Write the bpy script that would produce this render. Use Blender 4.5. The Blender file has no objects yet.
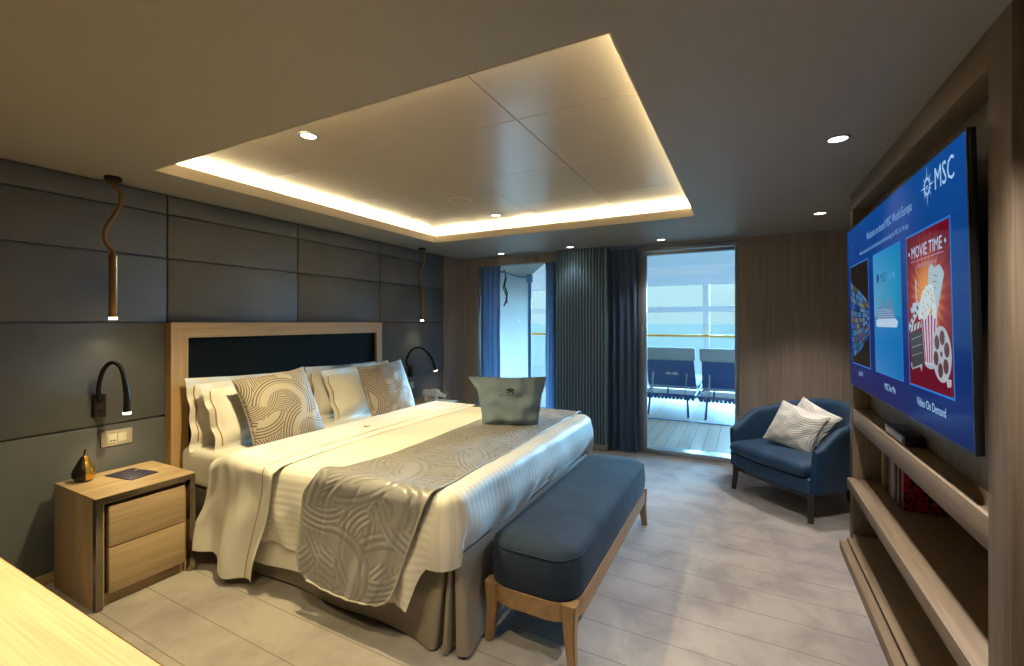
import bpy, bmesh, math, random
from mathutils import Vector, Matrix, noise, Euler
random.seed(7)
PI = math.pi
R = math.radians
scene = bpy.context.scene
COL = scene.collection
OFF = {}

# ------------------------------------------------------------------ materials
def new_mat(name):
    m = bpy.data.materials.new(name); m.use_nodes = True
    nt = m.node_tree; b = nt.nodes['Principled BSDF']
    return m, nt, b

def mat(name, col, rough=0.5, metal=0.0, sheen=0.0, spec=0.5, bump=0.0, bscale=200.0, var=0.0, vscale=6.0, coat=0.0, emit=None, estr=1.0):
    m, nt, b = new_mat(name)
    b.inputs['Base Color'].default_value = (*col, 1)
    b.inputs['Roughness'].default_value = rough
    b.inputs['Metallic'].default_value = metal
    b.inputs['Specular IOR Level'].default_value = spec
    b.inputs['Coat Weight'].default_value = coat
    if sheen:
        b.inputs['Sheen Weight'].default_value = sheen
        b.inputs['Sheen Roughness'].default_value = 0.4
    if emit:
        b.inputs['Emission Color'].default_value = (*emit, 1)
        b.inputs['Emission Strength'].default_value = estr
    if bump or var:
        tc = nt.nodes.new('ShaderNodeTexCoord')
    if var:
        n = nt.nodes.new('ShaderNodeTexNoise'); n.inputs['Scale'].default_value = vscale; n.inputs['Detail'].default_value = 4
        nt.links.new(tc.outputs['Object'], n.inputs['Vector'])
        r = nt.nodes.new('ShaderNodeValToRGB')
        r.color_ramp.elements[0].position = 0.35; r.color_ramp.elements[1].position = 0.68
        r.color_ramp.elements[0].color = (*[c * (1 - var) for c in col], 1)
        r.color_ramp.elements[1].color = (*[min(1, c * (1 + var)) for c in col], 1)
        nt.links.new(n.outputs['Fac'], r.inputs['Fac']); nt.links.new(r.outputs['Color'], b.inputs['Base Color'])
    if bump:
        n2 = nt.nodes.new('ShaderNodeTexNoise'); n2.inputs['Scale'].default_value = bscale; n2.inputs['Detail'].default_value = 3
        nt.links.new(tc.outputs['Object'], n2.inputs['Vector'])
        bp = nt.nodes.new('ShaderNodeBump'); bp.inputs['Strength'].default_value = bump; bp.inputs['Distance'].default_value = 0.004
        nt.links.new(n2.outputs['Fac'], bp.inputs['Height']); nt.links.new(bp.outputs['Normal'], b.inputs['Normal'])
    return m

def wood(name, light, dark, axis='Z', rough=0.5, s=1.0, spec=0.4):
    m, nt, b = new_mat(name)
    tc = nt.nodes.new('ShaderNodeTexCoord'); mp = nt.nodes.new('ShaderNodeMapping')
    nt.links.new(tc.outputs['Object'], mp.inputs['Vector'])
    sc = {'X': (1.2, 26, 26), 'Y': (26, 1.2, 26), 'Z': (26, 26, 1.2)}[axis]
    mp.inputs['Scale'].default_value = [v * s for v in sc]
    n = nt.nodes.new('ShaderNodeTexNoise'); n.inputs['Scale'].default_value = 1.0; n.inputs['Detail'].default_value = 5; n.inputs['Roughness'].default_value = 0.62; n.inputs['Distortion'].default_value = 0.5
    nt.links.new(mp.outputs['Vector'], n.inputs['Vector'])
    mp2 = nt.nodes.new('ShaderNodeMapping'); nt.links.new(tc.outputs['Object'], mp2.inputs['Vector'])
    sc2 = {'X': (3, 220, 220), 'Y': (220, 3, 220), 'Z': (220, 220, 3)}[axis]
    mp2.inputs['Scale'].default_value = [v * s for v in sc2]
    n2 = nt.nodes.new('ShaderNodeTexNoise'); n2.inputs['Scale'].default_value = 1.0; n2.inputs['Detail'].default_value = 2
    nt.links.new(mp2.outputs['Vector'], n2.inputs['Vector'])
    mx = nt.nodes.new('ShaderNodeMath'); mx.operation = 'MULTIPLY_ADD'; mx.inputs[1].default_value = 0.45
    nt.links.new(n2.outputs['Fac'], mx.inputs[0]); 
    m3 = nt.nodes.new('ShaderNodeMath'); m3.operation = 'MULTIPLY'; m3.inputs[1].default_value = 0.6
    nt.links.new(n.outputs['Fac'], m3.inputs[0]); nt.links.new(m3.outputs[0], mx.inputs[2])
    r = nt.nodes.new('ShaderNodeValToRGB'); r.color_ramp.elements[0].position = 0.36; r.color_ramp.elements[1].position = 0.68
    r.color_ramp.elements[0].color = (*dark, 1); r.color_ramp.elements[1].color = (*light, 1)
    nt.links.new(mx.outputs[0], r.inputs['Fac']); nt.links.new(r.outputs['Color'], b.inputs['Base Color'])
    b.inputs['Roughness'].default_value = rough; b.inputs['Specular IOR Level'].default_value = spec
    bp = nt.nodes.new('ShaderNodeBump'); bp.inputs['Strength'].default_value = 0.15; bp.inputs['Distance'].default_value = 0.002
    nt.links.new(n2.outputs['Fac'], bp.inputs['Height']); nt.links.new(bp.outputs['Normal'], b.inputs['Normal'])
    return m

def M_(nt, op, a, b=None, c=None):
    n = nt.nodes.new('ShaderNodeMath'); n.operation = op
    for i, v in enumerate((a, b, c)):
        if v is None: continue
        if isinstance(v, (int, float)): n.inputs[i].default_value = v
        else: nt.links.new(v, n.inputs[i])
    return n.outputs[0]

def rope_pattern(nt, cell, period, seed=0.0, coords='UV'):
    """Interlaced bundles of concentric arcs; returns a 0..1 socket (1 = raised / light line)."""
    tc = nt.nodes.new('ShaderNodeTexCoord')
    sp = nt.nodes.new('ShaderNodeSeparateXYZ'); nt.links.new(tc.outputs[coords], sp.inputs[0])
    U, V = sp.outputs[0], sp.outputs[1]
    res = None
    layers = [(0.0, 0.0, 0.30, 0.49), (0.5, 0.35, 0.27, 0.49), (0.27, 0.68, 0.30, 0.49), (0.79, 0.83, 0.26, 0.49), (0.62, 0.10, 0.31, 0.49), (0.12, 0.42, 0.33, 0.49)]
    for i, (ox, oy, r0, r1) in enumerate(layers):
        fu = M_(nt, 'SUBTRACT', M_(nt, 'FRACT', M_(nt, 'ADD', M_(nt, 'DIVIDE', U, cell), ox + seed)), 0.5)
        fv = M_(nt, 'SUBTRACT', M_(nt, 'FRACT', M_(nt, 'ADD', M_(nt, 'DIVIDE', V, cell * 1.15), oy + seed * 0.7)), 0.5)
        fv = M_(nt, 'MULTIPLY', fv, 1.15)
        d = M_(nt, 'SQRT', M_(nt, 'ADD', M_(nt, 'MULTIPLY', fu, fu), M_(nt, 'MULTIPLY', fv, fv)))
        st = M_(nt, 'ADD', M_(nt, 'MULTIPLY', M_(nt, 'SINE', M_(nt, 'MULTIPLY', d, 2 * PI * cell / (period * (1.0 if i % 2 == 0 else 1.35)))), 0.5), 0.5)
        an = 0.6 + 2.399 * i + seed * 9
        hp = M_(nt, 'GREATER_THAN', M_(nt, 'ADD', M_(nt, 'MULTIPLY', fu, math.cos(an)), M_(nt, 'MULTIPLY', fv, math.sin(an))), -0.06)
        mask = M_(nt, 'MULTIPLY', M_(nt, 'MULTIPLY', M_(nt, 'GREATER_THAN', d, r0 - .06), M_(nt, 'LESS_THAN', d, r1)), hp)
        if i % 2: st = M_(nt, 'MAXIMUM', st, M_(nt, 'LESS_THAN', d, r0 + .05))
        if res is None: res = st
        else:
            mixn = nt.nodes.new('ShaderNodeMix'); mixn.data_type = 'FLOAT'
            nt.links.new(mask, mixn.inputs[0]); nt.links.new(res, mixn.inputs[2]); nt.links.new(st, mixn.inputs[3])
            res = mixn.outputs[0]
    return res

def pattern_fabric(name, ca, cb, cell, period, rough=0.5, bump=0.4, sheen=0.2, seed=0.0, thr=None):
    m, nt, b = new_mat(name)
    p = rope_pattern(nt, cell, period, seed)
    r = nt.nodes.new('ShaderNodeValToRGB')
    r.color_ramp.elements[0].position = 0.30; r.color_ramp.elements[1].position = 0.55
    r.color_ramp.elements[0].color = (*ca, 1); r.color_ramp.elements[1].color = (*cb, 1)
    nt.links.new(p, r.inputs['Fac']); nt.links.new(r.outputs['Color'], b.inputs['Base Color'])
    b.inputs['Roughness'].default_value = rough; b.inputs['Sheen Weight'].default_value = sheen
    bp = nt.nodes.new('ShaderNodeBump'); bp.inputs['Strength'].default_value = bump; bp.inputs['Distance'].default_value = 0.004
    nt.links.new(p, bp.inputs['Height']); nt.links.new(bp.outputs['Normal'], b.inputs['Normal'])
    return m

def stripe_fabric(name, col, period=0.036, amount=0.10, rough=0.6):
    m, nt, b = new_mat(name)
    tc = nt.nodes.new('ShaderNodeTexCoord'); sp = nt.nodes.new('ShaderNodeSeparateXYZ'); nt.links.new(tc.outputs['UV'], sp.inputs[0])
    s = M_(nt, 'SINE', M_(nt, 'MULTIPLY', sp.outputs[1], 2 * PI / period))
    f = M_(nt, 'MULTIPLY_ADD', M_(nt, 'GREATER_THAN', s, 0.0), 1.0, 0.0)
    r = nt.nodes.new('ShaderNodeValToRGB'); r.color_ramp.elements[0].color = (*[c * (1 - amount) for c in col], 1); r.color_ramp.elements[1].color = (*col, 1)
    nt.links.new(f, r.inputs['Fac']); nt.links.new(r.outputs['Color'], b.inputs['Base Color'])
    b.inputs['Sheen Weight'].default_value = 0.15
    rr = M_(nt, 'MULTIPLY_ADD', f, -0.2, rough); nt.links.new(rr, b.inputs['Roughness'])
    bp = nt.nodes.new('ShaderNodeBump'); bp.inputs['Strength'].default_value = 0.15; bp.inputs['Distance'].default_value = 0.003
    nt.links.new(M_(nt, 'MULTIPLY', s, 0.5), bp.inputs['Height']); nt.links.new(bp.outputs['Normal'], b.inputs['Normal'])
    return m

def emit_mat(name, col, strength):
    m, nt, b = new_mat(name)
    b.inputs['Base Color'].default_value = (0, 0, 0, 1)
    b.inputs['Emission Color'].default_value = (*col, 1); b.inputs['Emission Strength'].default_value = strength
    return m

def glass_mat(name, tint=(1, 1, 1), gloss=0.06):
    m = bpy.data.materials.new(name); m.use_nodes = True; nt = m.node_tree
    for n in list(nt.nodes): nt.nodes.remove(n)
    o = nt.nodes.new('ShaderNodeOutputMaterial'); t = nt.nodes.new('ShaderNodeBsdfTransparent'); g = nt.nodes.new('ShaderNodeBsdfGlossy'); mx = nt.nodes.new('ShaderNodeMixShader')
    t.inputs['Color'].default_value = (*tint, 1); g.inputs['Roughness'].default_value = 0.02
    fr = nt.nodes.new('ShaderNodeFresnel'); fr.inputs['IOR'].default_value = 1.35
    nt.links.new(fr.outputs[0], mx.inputs[0]); nt.links.new(t.outputs[0], mx.inputs[1]); nt.links.new(g.outputs[0], mx.inputs[2]); nt.links.new(mx.outputs[0], o.inputs[0])
    return m

OAK_L, OAK_D = (0.48, 0.35, 0.21), (0.30, 0.21, 0.12)
W_oak_x = wood('oak_x', OAK_L, OAK_D, 'X'); W_oak_y = wood('oak_y', OAK_L, OAK_D, 'Y'); W_oak_z = wood('oak_z', OAK_L, OAK_D, 'Z')
W_desk = wood('desk_oak', (0.66, 0.50, 0.30), (0.46, 0.33, 0.18), 'X', rough=0.42, s=0.8)
W_head = wood('headboard_oak', (0.56, 0.37, 0.18), (0.40, 0.25, 0.115), 'Z', rough=0.45)
W_head_y = wood('headboard_oak_y', (0.56, 0.37, 0.18), (0.40, 0.25, 0.115), 'Y', rough=0.45)
W_wall = wood('wall_veneer', (0.35, 0.285, 0.23), (0.22, 0.175, 0.14), 'Z', rough=0.5, s=0.6)
W_unit_z = wood('unit_oak_z', (0.24, 0.175, 0.115), (0.13, 0.092, 0.058), 'Z', rough=0.5)
W_unit_y = wood('unit_oak_y', (0.27, 0.20, 0.13), (0.15, 0.105, 0.065), 'Y', rough=0.5)
W_bench_y = wood('bench_oak_y', (0.34, 0.21, 0.10), (0.20, 0.115, 0.05), 'Y', rough=0.4)
W_bench_z = wood('bench_oak_z', (0.34, 0.21, 0.10), (0.20, 0.115, 0.05), 'Z', rough=0.4)
M_dark = mat('black_metal', (0.012, 0.011, 0.010), 0.4, 0.6)
M_bronze = mat('bronze', (0.30, 0.15, 0.055), 0.35, 0.9)
M_bronze_dark = mat('dark_bronze', (0.035, 0.026, 0.02), 0.38, 0.7)
M_mirror = mat('bronze_mirror', (0.55, 0.48, 0.38), 0.16, 1.0)
M_leather_wall = mat('slate_panel', (0.105, 0.112, 0.125), 0.55, bump=0.25, bscale=60, var=0.12, vscale=2.5)
M_navy_panel = mat('navy_panel', (0.007, 0.012, 0.017), 0.85, spec=.06, bump=0.1, bscale=300)
M_ceiling = mat('ceiling_paint', (0.375, 0.355, 0.315), 0.5)
M_coffer = mat('coffer_panel', (0.68, 0.59, 0.46), 0.22, spec=0.9, bump=0.5, bscale=2.2)
M_white_lip = mat('coffer_lip', (0.62, 0.55, 0.45), 0.5)
M_bedbase = mat('bed_base_fabric', (0.10, 0.095, 0.09), 0.9, bump=0.3, bscale=400)
M_sheet = mat('white_linen', (0.80, 0.77, 0.70), 0.75, sheen=0.15, bump=0.12, bscale=25)
M_duvet = stripe_fabric('duvet_damask', (0.82, 0.79, 0.72))
M_skirt = mat('taupe_satin', (0.235, 0.20, 0.16), 0.5, sheen=0.3, bump=0.08, bscale=12)
M_runner = pattern_fabric('silver_runner', (0.215, 0.208, 0.21), (0.275, 0.268, 0.27), 0.50, 0.026, rough=0.34, bump=0.8, sheen=0.3)
M_runner_edge = mat('runner_piping', (0.42, 0.39, 0.33), 0.5)
M_deco = pattern_fabric('deco_pillow', (0.10, 0.076, 0.055), (0.38, 0.335, 0.27), 0.42, 0.0135, rough=0.6, bump=0.2, seed=0.13)
M_deco2 = pattern_fabric('deco_pillow_far', (0.11, 0.088, 0.08), (0.38, 0.34, 0.30), 0.42, 0.0135, rough=0.6, bump=0.2, seed=0.47)
M_cush = pattern_fabric('ivory_cushion', (0.55, 0.53, 0.48), (0.80, 0.78, 0.70), 0.44, 0.014, rough=0.45, bump=0.4, seed=0.31)
M_ochre = mat('ochre_stitch', (0.36, 0.21, 0.07), 0.7)
M_velvet = mat('grey_blue_velvet', (0.022, 0.035, 0.058), 0.9, sheen=0.05, spec=.12, bump=0.15, bscale=30, var=0.18, vscale=5)
M_chair = mat('petrol_velvet', (0.005, 0.040, 0.098), 0.65, sheen=0.12, bump=0.12, bscale=30, var=0.2, vscale=8)
M_darkwood = wood('dark_wood', (0.045, 0.034, 0.028), (0.018, 0.014, 0.012), 'Z', rough=0.35)
def translucent(m, col, k):
    nt = m.node_tree; b = nt.nodes['Principled BSDF']; o = nt.nodes['Material Output']
    t = nt.nodes.new('ShaderNodeBsdfTranslucent'); t.inputs['Color'].default_value = (*col, 1)
    mx = nt.nodes.new('ShaderNodeMixShader'); mx.inputs[0].default_value = k
    nt.links.new(b.outputs[0], mx.inputs[1]); nt.links.new(t.outputs[0], mx.inputs[2]); nt.links.new(mx.outputs[0], o.inputs['Surface'])
M_curtain = mat('blue_curtain', (0.26, 0.38, 0.58), 0.75, sheen=0.4, bump=0.5, bscale=180); translucent(M_curtain, (.13, .17, .22), .40)
M_slat = mat('teal_slats', (0.17, 0.275, 0.33), 0.5)
M_slat_dark = mat('slat_backing', (0.02, 0.025, 0.03), 0.7)
M_alu = mat('satin_aluminium', (0.42, 0.44, 0.46), 0.35, 0.7)
M_plastic_w = mat('ivory_plastic', (0.72, 0.68, 0.58), 0.4)
M_plastic_s = mat('champagne_plate', (0.55, 0.50, 0.43), 0.35, 0.2)
M_white = mat('white_paint', (0.82, 0.84, 0.85), 0.45)
M_bag = mat('canvas_bag', (0.20, 0.28, 0.35), 0.85, bump=0.2, bscale=500)
M_print = mat('dark_print', (0.018, 0.014, 0.012), 0.8)
M_gold = mat('crumpled_gold', (0.70, 0.40, 0.07), 0.28, 1.0, bump=1.0, bscale=60)
M_pear = mat('black_lacquer', (0.012, 0.010, 0.009), 0.25)
M_folder = mat('indigo_folder', (0.020, 0.018, 0.050), 0.5)
M_goldprint = mat('gold_print', (0.55, 0.40, 0.18), 0.4, 0.6)
M_rhino = mat('white_ceramic', (0.78, 0.74, 0.68), 0.3)
M_paper = mat('paper', (0.62, 0.56, 0.44), 0.8)
M_plastic_b = mat('black_plastic', (0.010, 0.010, 0.011), 0.3)
M_glass = glass_mat('clear_glass', (0.93, 0.97, 0.99))
M_glass_out = glass_mat('windbreak_glass', (0.74, 0.88, 0.90))
M_handrail = mat('varnished_handrail', (0.85, 0.42, 0.06), 0.35)
M_navy_mesh = mat('navy_mesh', (0.04, 0.09, 0.24), 0.7, bump=0.3, bscale=300)
M_rope = mat('navy_rope', (0.03, 0.07, 0.18), 0.7)
M_towel = mat('pale_blue_towel', (0.30, 0.33, 0.34), 0.9, bump=0.3, bscale=200)
M_tarp = mat('pale_blue_canvas', (0.50, 0.70, 0.80), 0.7); translucent(M_tarp, (.62, .50, .42), .65)
M_tarp_pole = mat('blue_pole', (0.08, 0.16, 0.30), 0.5)
M_lamp_emit = emit_mat('lamp_warm', (1.0, 0.80, 0.50), 8.0)
M_lamp_emit_n = emit_mat('lamp_neutral', (1.0, 0.93, 0.82), 8.0)
M_strip = emit_mat('led_strip', (1.0, 0.86, 0.58), 9.0)

# carpet: nap blotches and recessed seams parallel to X
def carpet():
    m, nt, b = new_mat('carpet')
    tc = nt.nodes.new('ShaderNodeTexCoord'); sp = nt.nodes.new('ShaderNodeSeparateXYZ'); nt.links.new(tc.outputs['Object'], sp.inputs[0])
    Y = sp.outputs[1]
    n = nt.nodes.new('ShaderNodeTexNoise'); n.inputs['Scale'].default_value = 3.2; n.inputs['Detail'].default_value = 6; n.inputs['Roughness'].default_value = 0.6; n.inputs['Distortion'].default_value = 0.4
    nt.links.new(tc.outputs['Object'], n.inputs['Vector'])
    r = nt.nodes.new('ShaderNodeValToRGB'); r.color_ramp.elements[0].position = 0.36; r.color_ramp.elements[1].position = 0.60
    r.color_ramp.elements[0].color = (0.215, 0.190, 0.185, 1); r.color_ramp.elements[1].color = (0.325, 0.295, 0.272, 1)
    nt.links.new(n.outputs['Fac'], r.inputs['Fac'])
    n2 = nt.nodes.new('ShaderNodeTexNoise'); n2.inputs['Scale'].default_value = 260; n2.inputs['Detail'].default_value = 2
    nt.links.new(tc.outputs['Object'], n2.inputs['Vector'])
    # seams: pairs of lines, period 0.42 with a second line offset
    def line(period, off, w):
        f = M_(nt, 'FRACT', M_(nt, 'DIVIDE', M_(nt, 'ADD', Y, 10 + off), period))
        d = M_(nt, 'MULTIPLY', M_(nt, 'ABSOLUTE', M_(nt, 'SUBTRACT', f, 0.5)), period)
        return M_(nt, 'LESS_THAN', d, w)
    l = line(0.208, -0.083, 0.003)
    mx = nt.nodes.new('ShaderNodeMix'); mx.data_type = 'RGBA'
    nt.links.new(M_(nt, 'MULTIPLY', l, 0.55), mx.inputs[0]); nt.links.new(r.outputs['Color'], mx.inputs[6]); mx.inputs[7].default_value = (0.09, 0.07, 0.06, 1)
    nt.links.new(mx.outputs[2], b.inputs['Base Color'])
    b.inputs['Roughness'].default_value = 0.95; b.inputs['Sheen Weight'].default_value = 0.3; b.inputs['Specular IOR Level'].default_value = 0.1
    h = M_(nt, 'SUBTRACT', M_(nt, 'MULTIPLY_ADD', n2.outputs['Fac'], 0.4, n.outputs['Fac']), M_(nt, 'MULTIPLY', l, 1.0))
    bp = nt.nodes.new('ShaderNodeBump'); bp.inputs['Strength'].default_value = 0.5; bp.inputs['Distance'].default_value = 0.006
    nt.links.new(h, bp.inputs['Height']); nt.links.new(bp.outputs['Normal'], b.inputs['Normal'])
    return m
M_carpet = carpet()

def deck_mat(name, cross):
    m, nt, b = new_mat(name)
    tc = nt.nodes.new('ShaderNodeTexCoord'); sp = nt.nodes.new('ShaderNodeSeparateXYZ'); nt.links.new(tc.outputs['Object'], sp.inputs[0])
    def line(ax, period, w):
        f = M_(nt, 'FRACT', M_(nt, 'DIVIDE', M_(nt, 'ADD', sp.outputs[ax], 20), period))
        return M_(nt, 'LESS_THAN', M_(nt, 'MULTIPLY', f, period), w)
    l = line(0, 0.135, 0.009)
    if cross: l = M_(nt, 'MAXIMUM', l, line(1, 0.30, 0.012))
    mx = nt.nodes.new('ShaderNodeMix'); mx.data_type = 'RGBA'
    nt.links.new(l, mx.inputs[0]); mx.inputs[6].default_value = ((0.26, 0.185, 0.13, 1) if cross else (0.38, 0.28, 0.20, 1)); mx.inputs[7].default_value = (0.12, 0.12, 0.13, 1)
    nt.links.new(mx.outputs[2], b.inputs['Base Color']); b.inputs['Roughness'].default_value = 0.6
    return m
M_deck1 = deck_mat('deck_near', False); M_deck2 = deck_mat('deck_far', True)

# ------------------------------------------------------------------ mesh helpers
def BM(): return bmesh.new()
def box(bm, x0, x1, y0, y1, z0, z1, bev=0.0, seg=2):
    vs = [bm.verts.new((x, y, z)) for x in (x0, x1) for y in (y0, y1) for z in (z0, z1)]
    f = [(0, 1, 3, 2), (4, 6, 7, 5), (0, 4, 5, 1), (2, 3, 7, 6), (0, 2, 6, 4), (1, 5, 7, 3)]
    fs = [bm.faces.new([vs[i] for i in q]) for q in f]
    if bev:
        es = list({e for q in fs for e in q.edges})
        bmesh.ops.bevel(bm, geom=es, offset=bev, segments=seg, profile=0.5, affect='EDGES')
    return bm
def tube(bm, pts, r, n=10, caps=True, rfun=None):
    pts = [Vector(p) for p in pts]
    rings = []
    up = Vector((0, 0, 1))
    prev = None
    for i, p in enumerate(pts):
        a = pts[max(0, i - 1)]; c = pts[min(len(pts) - 1, i + 1)]
        d = (c - a).normalized()
        if prev is None:
            s = d.cross(up) if abs(d.z) < 0.95 else d.cross(Vector((1, 0, 0)))
            s.normalize()
        else:
            s = (prev - d * prev.dot(d)).normalized()
        prev = s; t = d.cross(s)
        rr = rfun(i / (len(pts) - 1)) if rfun else r
        rings.append([bm.verts.new(p + (s * math.cos(2 * PI * k / n) + t * math.sin(2 * PI * k / n)) * rr) for k in range(n)])
    for i in range(len(rings) - 1):
        for k in range(n):
            bm.faces.new((rings[i][k], rings[i][(k + 1) % n], rings[i + 1][(k + 1) % n], rings[i + 1][k]))
    if caps:
        bm.faces.new(list(reversed(rings[0]))); bm.faces.new(rings[-1])
    return bm
def lathe(bm, prof, cx=0, cy=0, cz=0, n=24, cap=True):
    rings = [[bm.verts.new((cx + r * math.cos(2 * PI * k / n), cy + r * math.sin(2 * PI * k / n), cz + z)) for k in range(n)] for r, z in prof]
    for i in range(len(rings) - 1):
        for k in range(n):
            bm.faces.new((rings[i][k], rings[i][(k + 1) % n], rings[i + 1][(k + 1) % n], rings[i + 1][k]))
    if cap:
        bm.faces.new(list(reversed(rings[0]))); bm.faces.new(rings[-1])
    return bm
def grid(bm, nu, nv, f, uvf=None, closed_u=False):
    uvl = bm.loops.layers.uv.verify() if uvf else None
    V = [[bm.verts.new(f(i / (nu - 1), j / (nv - 1))) for j in range(nv)] for i in range(nu)]
    for i in range(nu - 1):
        for j in range(nv - 1):
            q = bm.faces.new((V[i][j], V[i + 1][j], V[i + 1][j + 1], V[i][j + 1]))
            if uvl:
                for l, (a, b_) in zip(q.loops, ((i, j), (i + 1, j), (i + 1, j + 1), (i, j + 1))):
                    l[uvl].uv = uvf(a / (nu - 1), b_ / (nv - 1))
    return bm
def prism(bm, pts2, d0, d1, plane='XY'):
    """polygon extruded along the third axis"""
    def P(a, b, c): return {'XY': (a, b, c), 'XZ': (a, c, b), 'YZ': (c, a, b)}[plane]
    lo = [bm.verts.new(P(a, b, d0)) for a, b in pts2]; hi = [bm.verts.new(P(a, b, d1)) for a, b in pts2]
    n = len(pts2)
    bm.faces.new(list(reversed(lo))); bm.faces.new(hi)
    for i in range(n): bm.faces.new((lo[i], lo[(i + 1) % n], hi[(i + 1) % n], hi[i]))
    bmesh.ops.recalc_face_normals(bm, faces=bm.faces)
    return bm
def finish(name, bm, m, smooth=35, recalc=True):
    if recalc: bmesh.ops.recalc_face_normals(bm, faces=bm.faces)
    me = bpy.data.meshes.new(name); bm.to_mesh(me); bm.free()
    for mm in (m if isinstance(m, (list, tuple)) else [m]): me.materials.append(mm)
    if smooth:
        for p in me.polygons: p.use_smooth = True
        me.set_sharp_from_angle(angle=R(smooth))
    return me
def part(name, bm, m, parent, smooth=35, label=None, recalc=True):
    o_ = OFF.get(parent, Vector((0, 0, 0)))
    bmesh.ops.translate(bm, verts=bm.verts, vec=-o_)
    o = bpy.data.objects.new(name, finish(name, bm, m, smooth, recalc)); COL.objects.link(o); o.parent = parent
    OFF[o] = o_
    if label: o['label'] = label
    return o
def tag(o, label, cat, group=None):
    o['label'] = label; o['category'] = cat
    if group: o['group'] = group
    return o
def thing(name, label, cat, loc=(0, 0, 0), rot=(0, 0, 0), group=None, world=True):
    o = bpy.data.objects.new(name, None); COL.objects.link(o); o.empty_display_size = 0.05
    o.location = loc; o.rotation_euler = rot; tag(o, label, cat, group)
    OFF[o] = Vector(loc) if world else Vector((0, 0, 0))
    return o
def single(name, bm, m, label=None, cat=None, group=None, smooth=35, kind=None, recalc=True):
    xs = [v.co.x for v in bm.verts]; ys = [v.co.y for v in bm.verts]; zs = [v.co.z for v in bm.verts]
    c = Vector(((min(xs) + max(xs)) / 2, (min(ys) + max(ys)) / 2, min(zs)))
    if kind == 'structure': c = Vector((0, 0, 0))
    bmesh.ops.translate(bm, verts=bm.verts, vec=-c)
    o = bpy.data.objects.new(name, finish(name, bm, m, smooth, recalc)); COL.objects.link(o); o.location = c; OFF[o] = c
    if label: tag(o, label, cat, group)
    if kind: o['kind'] = kind
    return o
def struct(name, bm, m, smooth=35): return single(name, bm, m, kind='structure', smooth=smooth)
def dup(root, loc=None, rot=None, label=None, group=None):
    r = root.copy(); COL.objects.link(r)
    if loc is not None: r.location = loc
    if rot is not None: r.rotation_euler = rot
    if label: r['label'] = label
    if group: r['group'] = group
    for ch in list(root.children):
        c = ch.copy(); COL.objects.link(c); c.parent = r
        if c.type == 'LIGHT': pass
        for g in list(ch.children):
            d = g.copy(); COL.objects.link(d); d.parent = c
    return r
def text_bm(s, size, align='LEFT', font=None, width=1.0, extrude=0.0):
    cu = bpy.data.curves.new('t', 'FONT'); cu.body = s; cu.size = size; cu.align_x = align; cu.resolution_u = 2; cu.extrude = extrude
    o = bpy.data.objects.new('t', cu); COL.objects.link(o)
    dg = bpy.context.evaluated_depsgraph_get(); dg.update()
    me = bpy.data.meshes.new_from_object(o.evaluated_get(dg))
    bm = BM(); bm.from_mesh(me)
    bpy.data.objects.remove(o); bpy.data.curves.remove(cu); bpy.data.meshes.remove(me)
    if width != 1.0:
        for v in bm.verts: v.co.x *= width
    return bm
def xf(bm, mtx): bmesh.ops.transform(bm, matrix=mtx, verts=bm.verts); return bm
def sm(a, b, x):
    t = max(0, min(1, (x - a) / (b - a))); return t * t * (3 - 2 * t)
def nz(x, y=0, z=0): return noise.noise(Vector((x, y, z)))

# ------------------------------------------------------------------ camera
F = 448.0
cam = bpy.data.cameras.new('camera'); co = bpy.data.objects.new('camera', cam); COL.objects.link(co)
cam.sensor_width = 36; cam.lens = F / 1024 * 36; cam.sensor_fit = 'HORIZONTAL'
co.location = (0, 0, 1.4); co.rotation_euler = (R(90), 0, R(27.48)); cam.shift_y = -(333 - 322.5) / 1024
cam.clip_start = 0.02; cam.clip_end = 8000
scene.camera = co
scene.view_settings.view_transform = 'Standard'; scene.view_settings.look = 'None'
scene.view_settings.gamma = 1; scene.view_settings.use_curve_mapping = False
scene.view_settings.exposure = 0.0
scene.cycles.max_bounces = 8; scene.cycles.diffuse_bounces = 5; scene.cycles.transparent_max_bounces = 12
scene.cycles.caustics_reflective = False; scene.cycles.caustics_refractive = False
scene.cycles.sample_clamp_indirect = 4.0

XL, XR, HC = -3.32, 1.30, 2.23
YB, YF = 4.95, -1.25

# ------------------------------------------------------------------ setting
bm = box(BM(), XL - .1, XR + .1, YF - .1, YB + .12, -0.05, 0); struct('floor', bm, M_carpet)
# ceiling slab with coffer hole
CX0, CX1, CY0, CY1 = -2.86, -0.343, 1.265, 3.76
bm = BM()
for a in ((XL - .1, CX0, YF - .1, YB + .05), (CX1, XR + .1, YF - .1, YB + .05), (CX0, CX1, YF - .1, CY0), (CX0, CX1, CY1, YB + .05)):
    box(bm, a[0], a[1], a[2], a[3], HC, HC + 0.06)
struct('ceiling', bm, M_ceiling, smooth=0)
ZC = 2.345; G = 0.15
bm = BM()
for y0, y1 in ((CY0 - G, 1.8625), (1.8655, 2.5325), (2.5355, 3.2025), (3.2055, CY1 + G)):
    for x0, x1 in ((CX0 - G, -2.2865), (-2.2835, -1.6165), (-1.6135, -.9465), (-.9435, CX1 + G)):
        box(bm, x0, x1, y0, y1, ZC, ZC + 0.02, 0.002, 1)
box(bm, CX0 - G - .02, CX1 + G + .02, CY0 - G - .02, CY1 + G + .02, ZC + .018, ZC + .05)  # unseen plate added to stop sky light leaking between the panels
struct('ceiling_coffer', bm, M_coffer, smooth=0)
bm = BM()   # cove side walls
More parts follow.
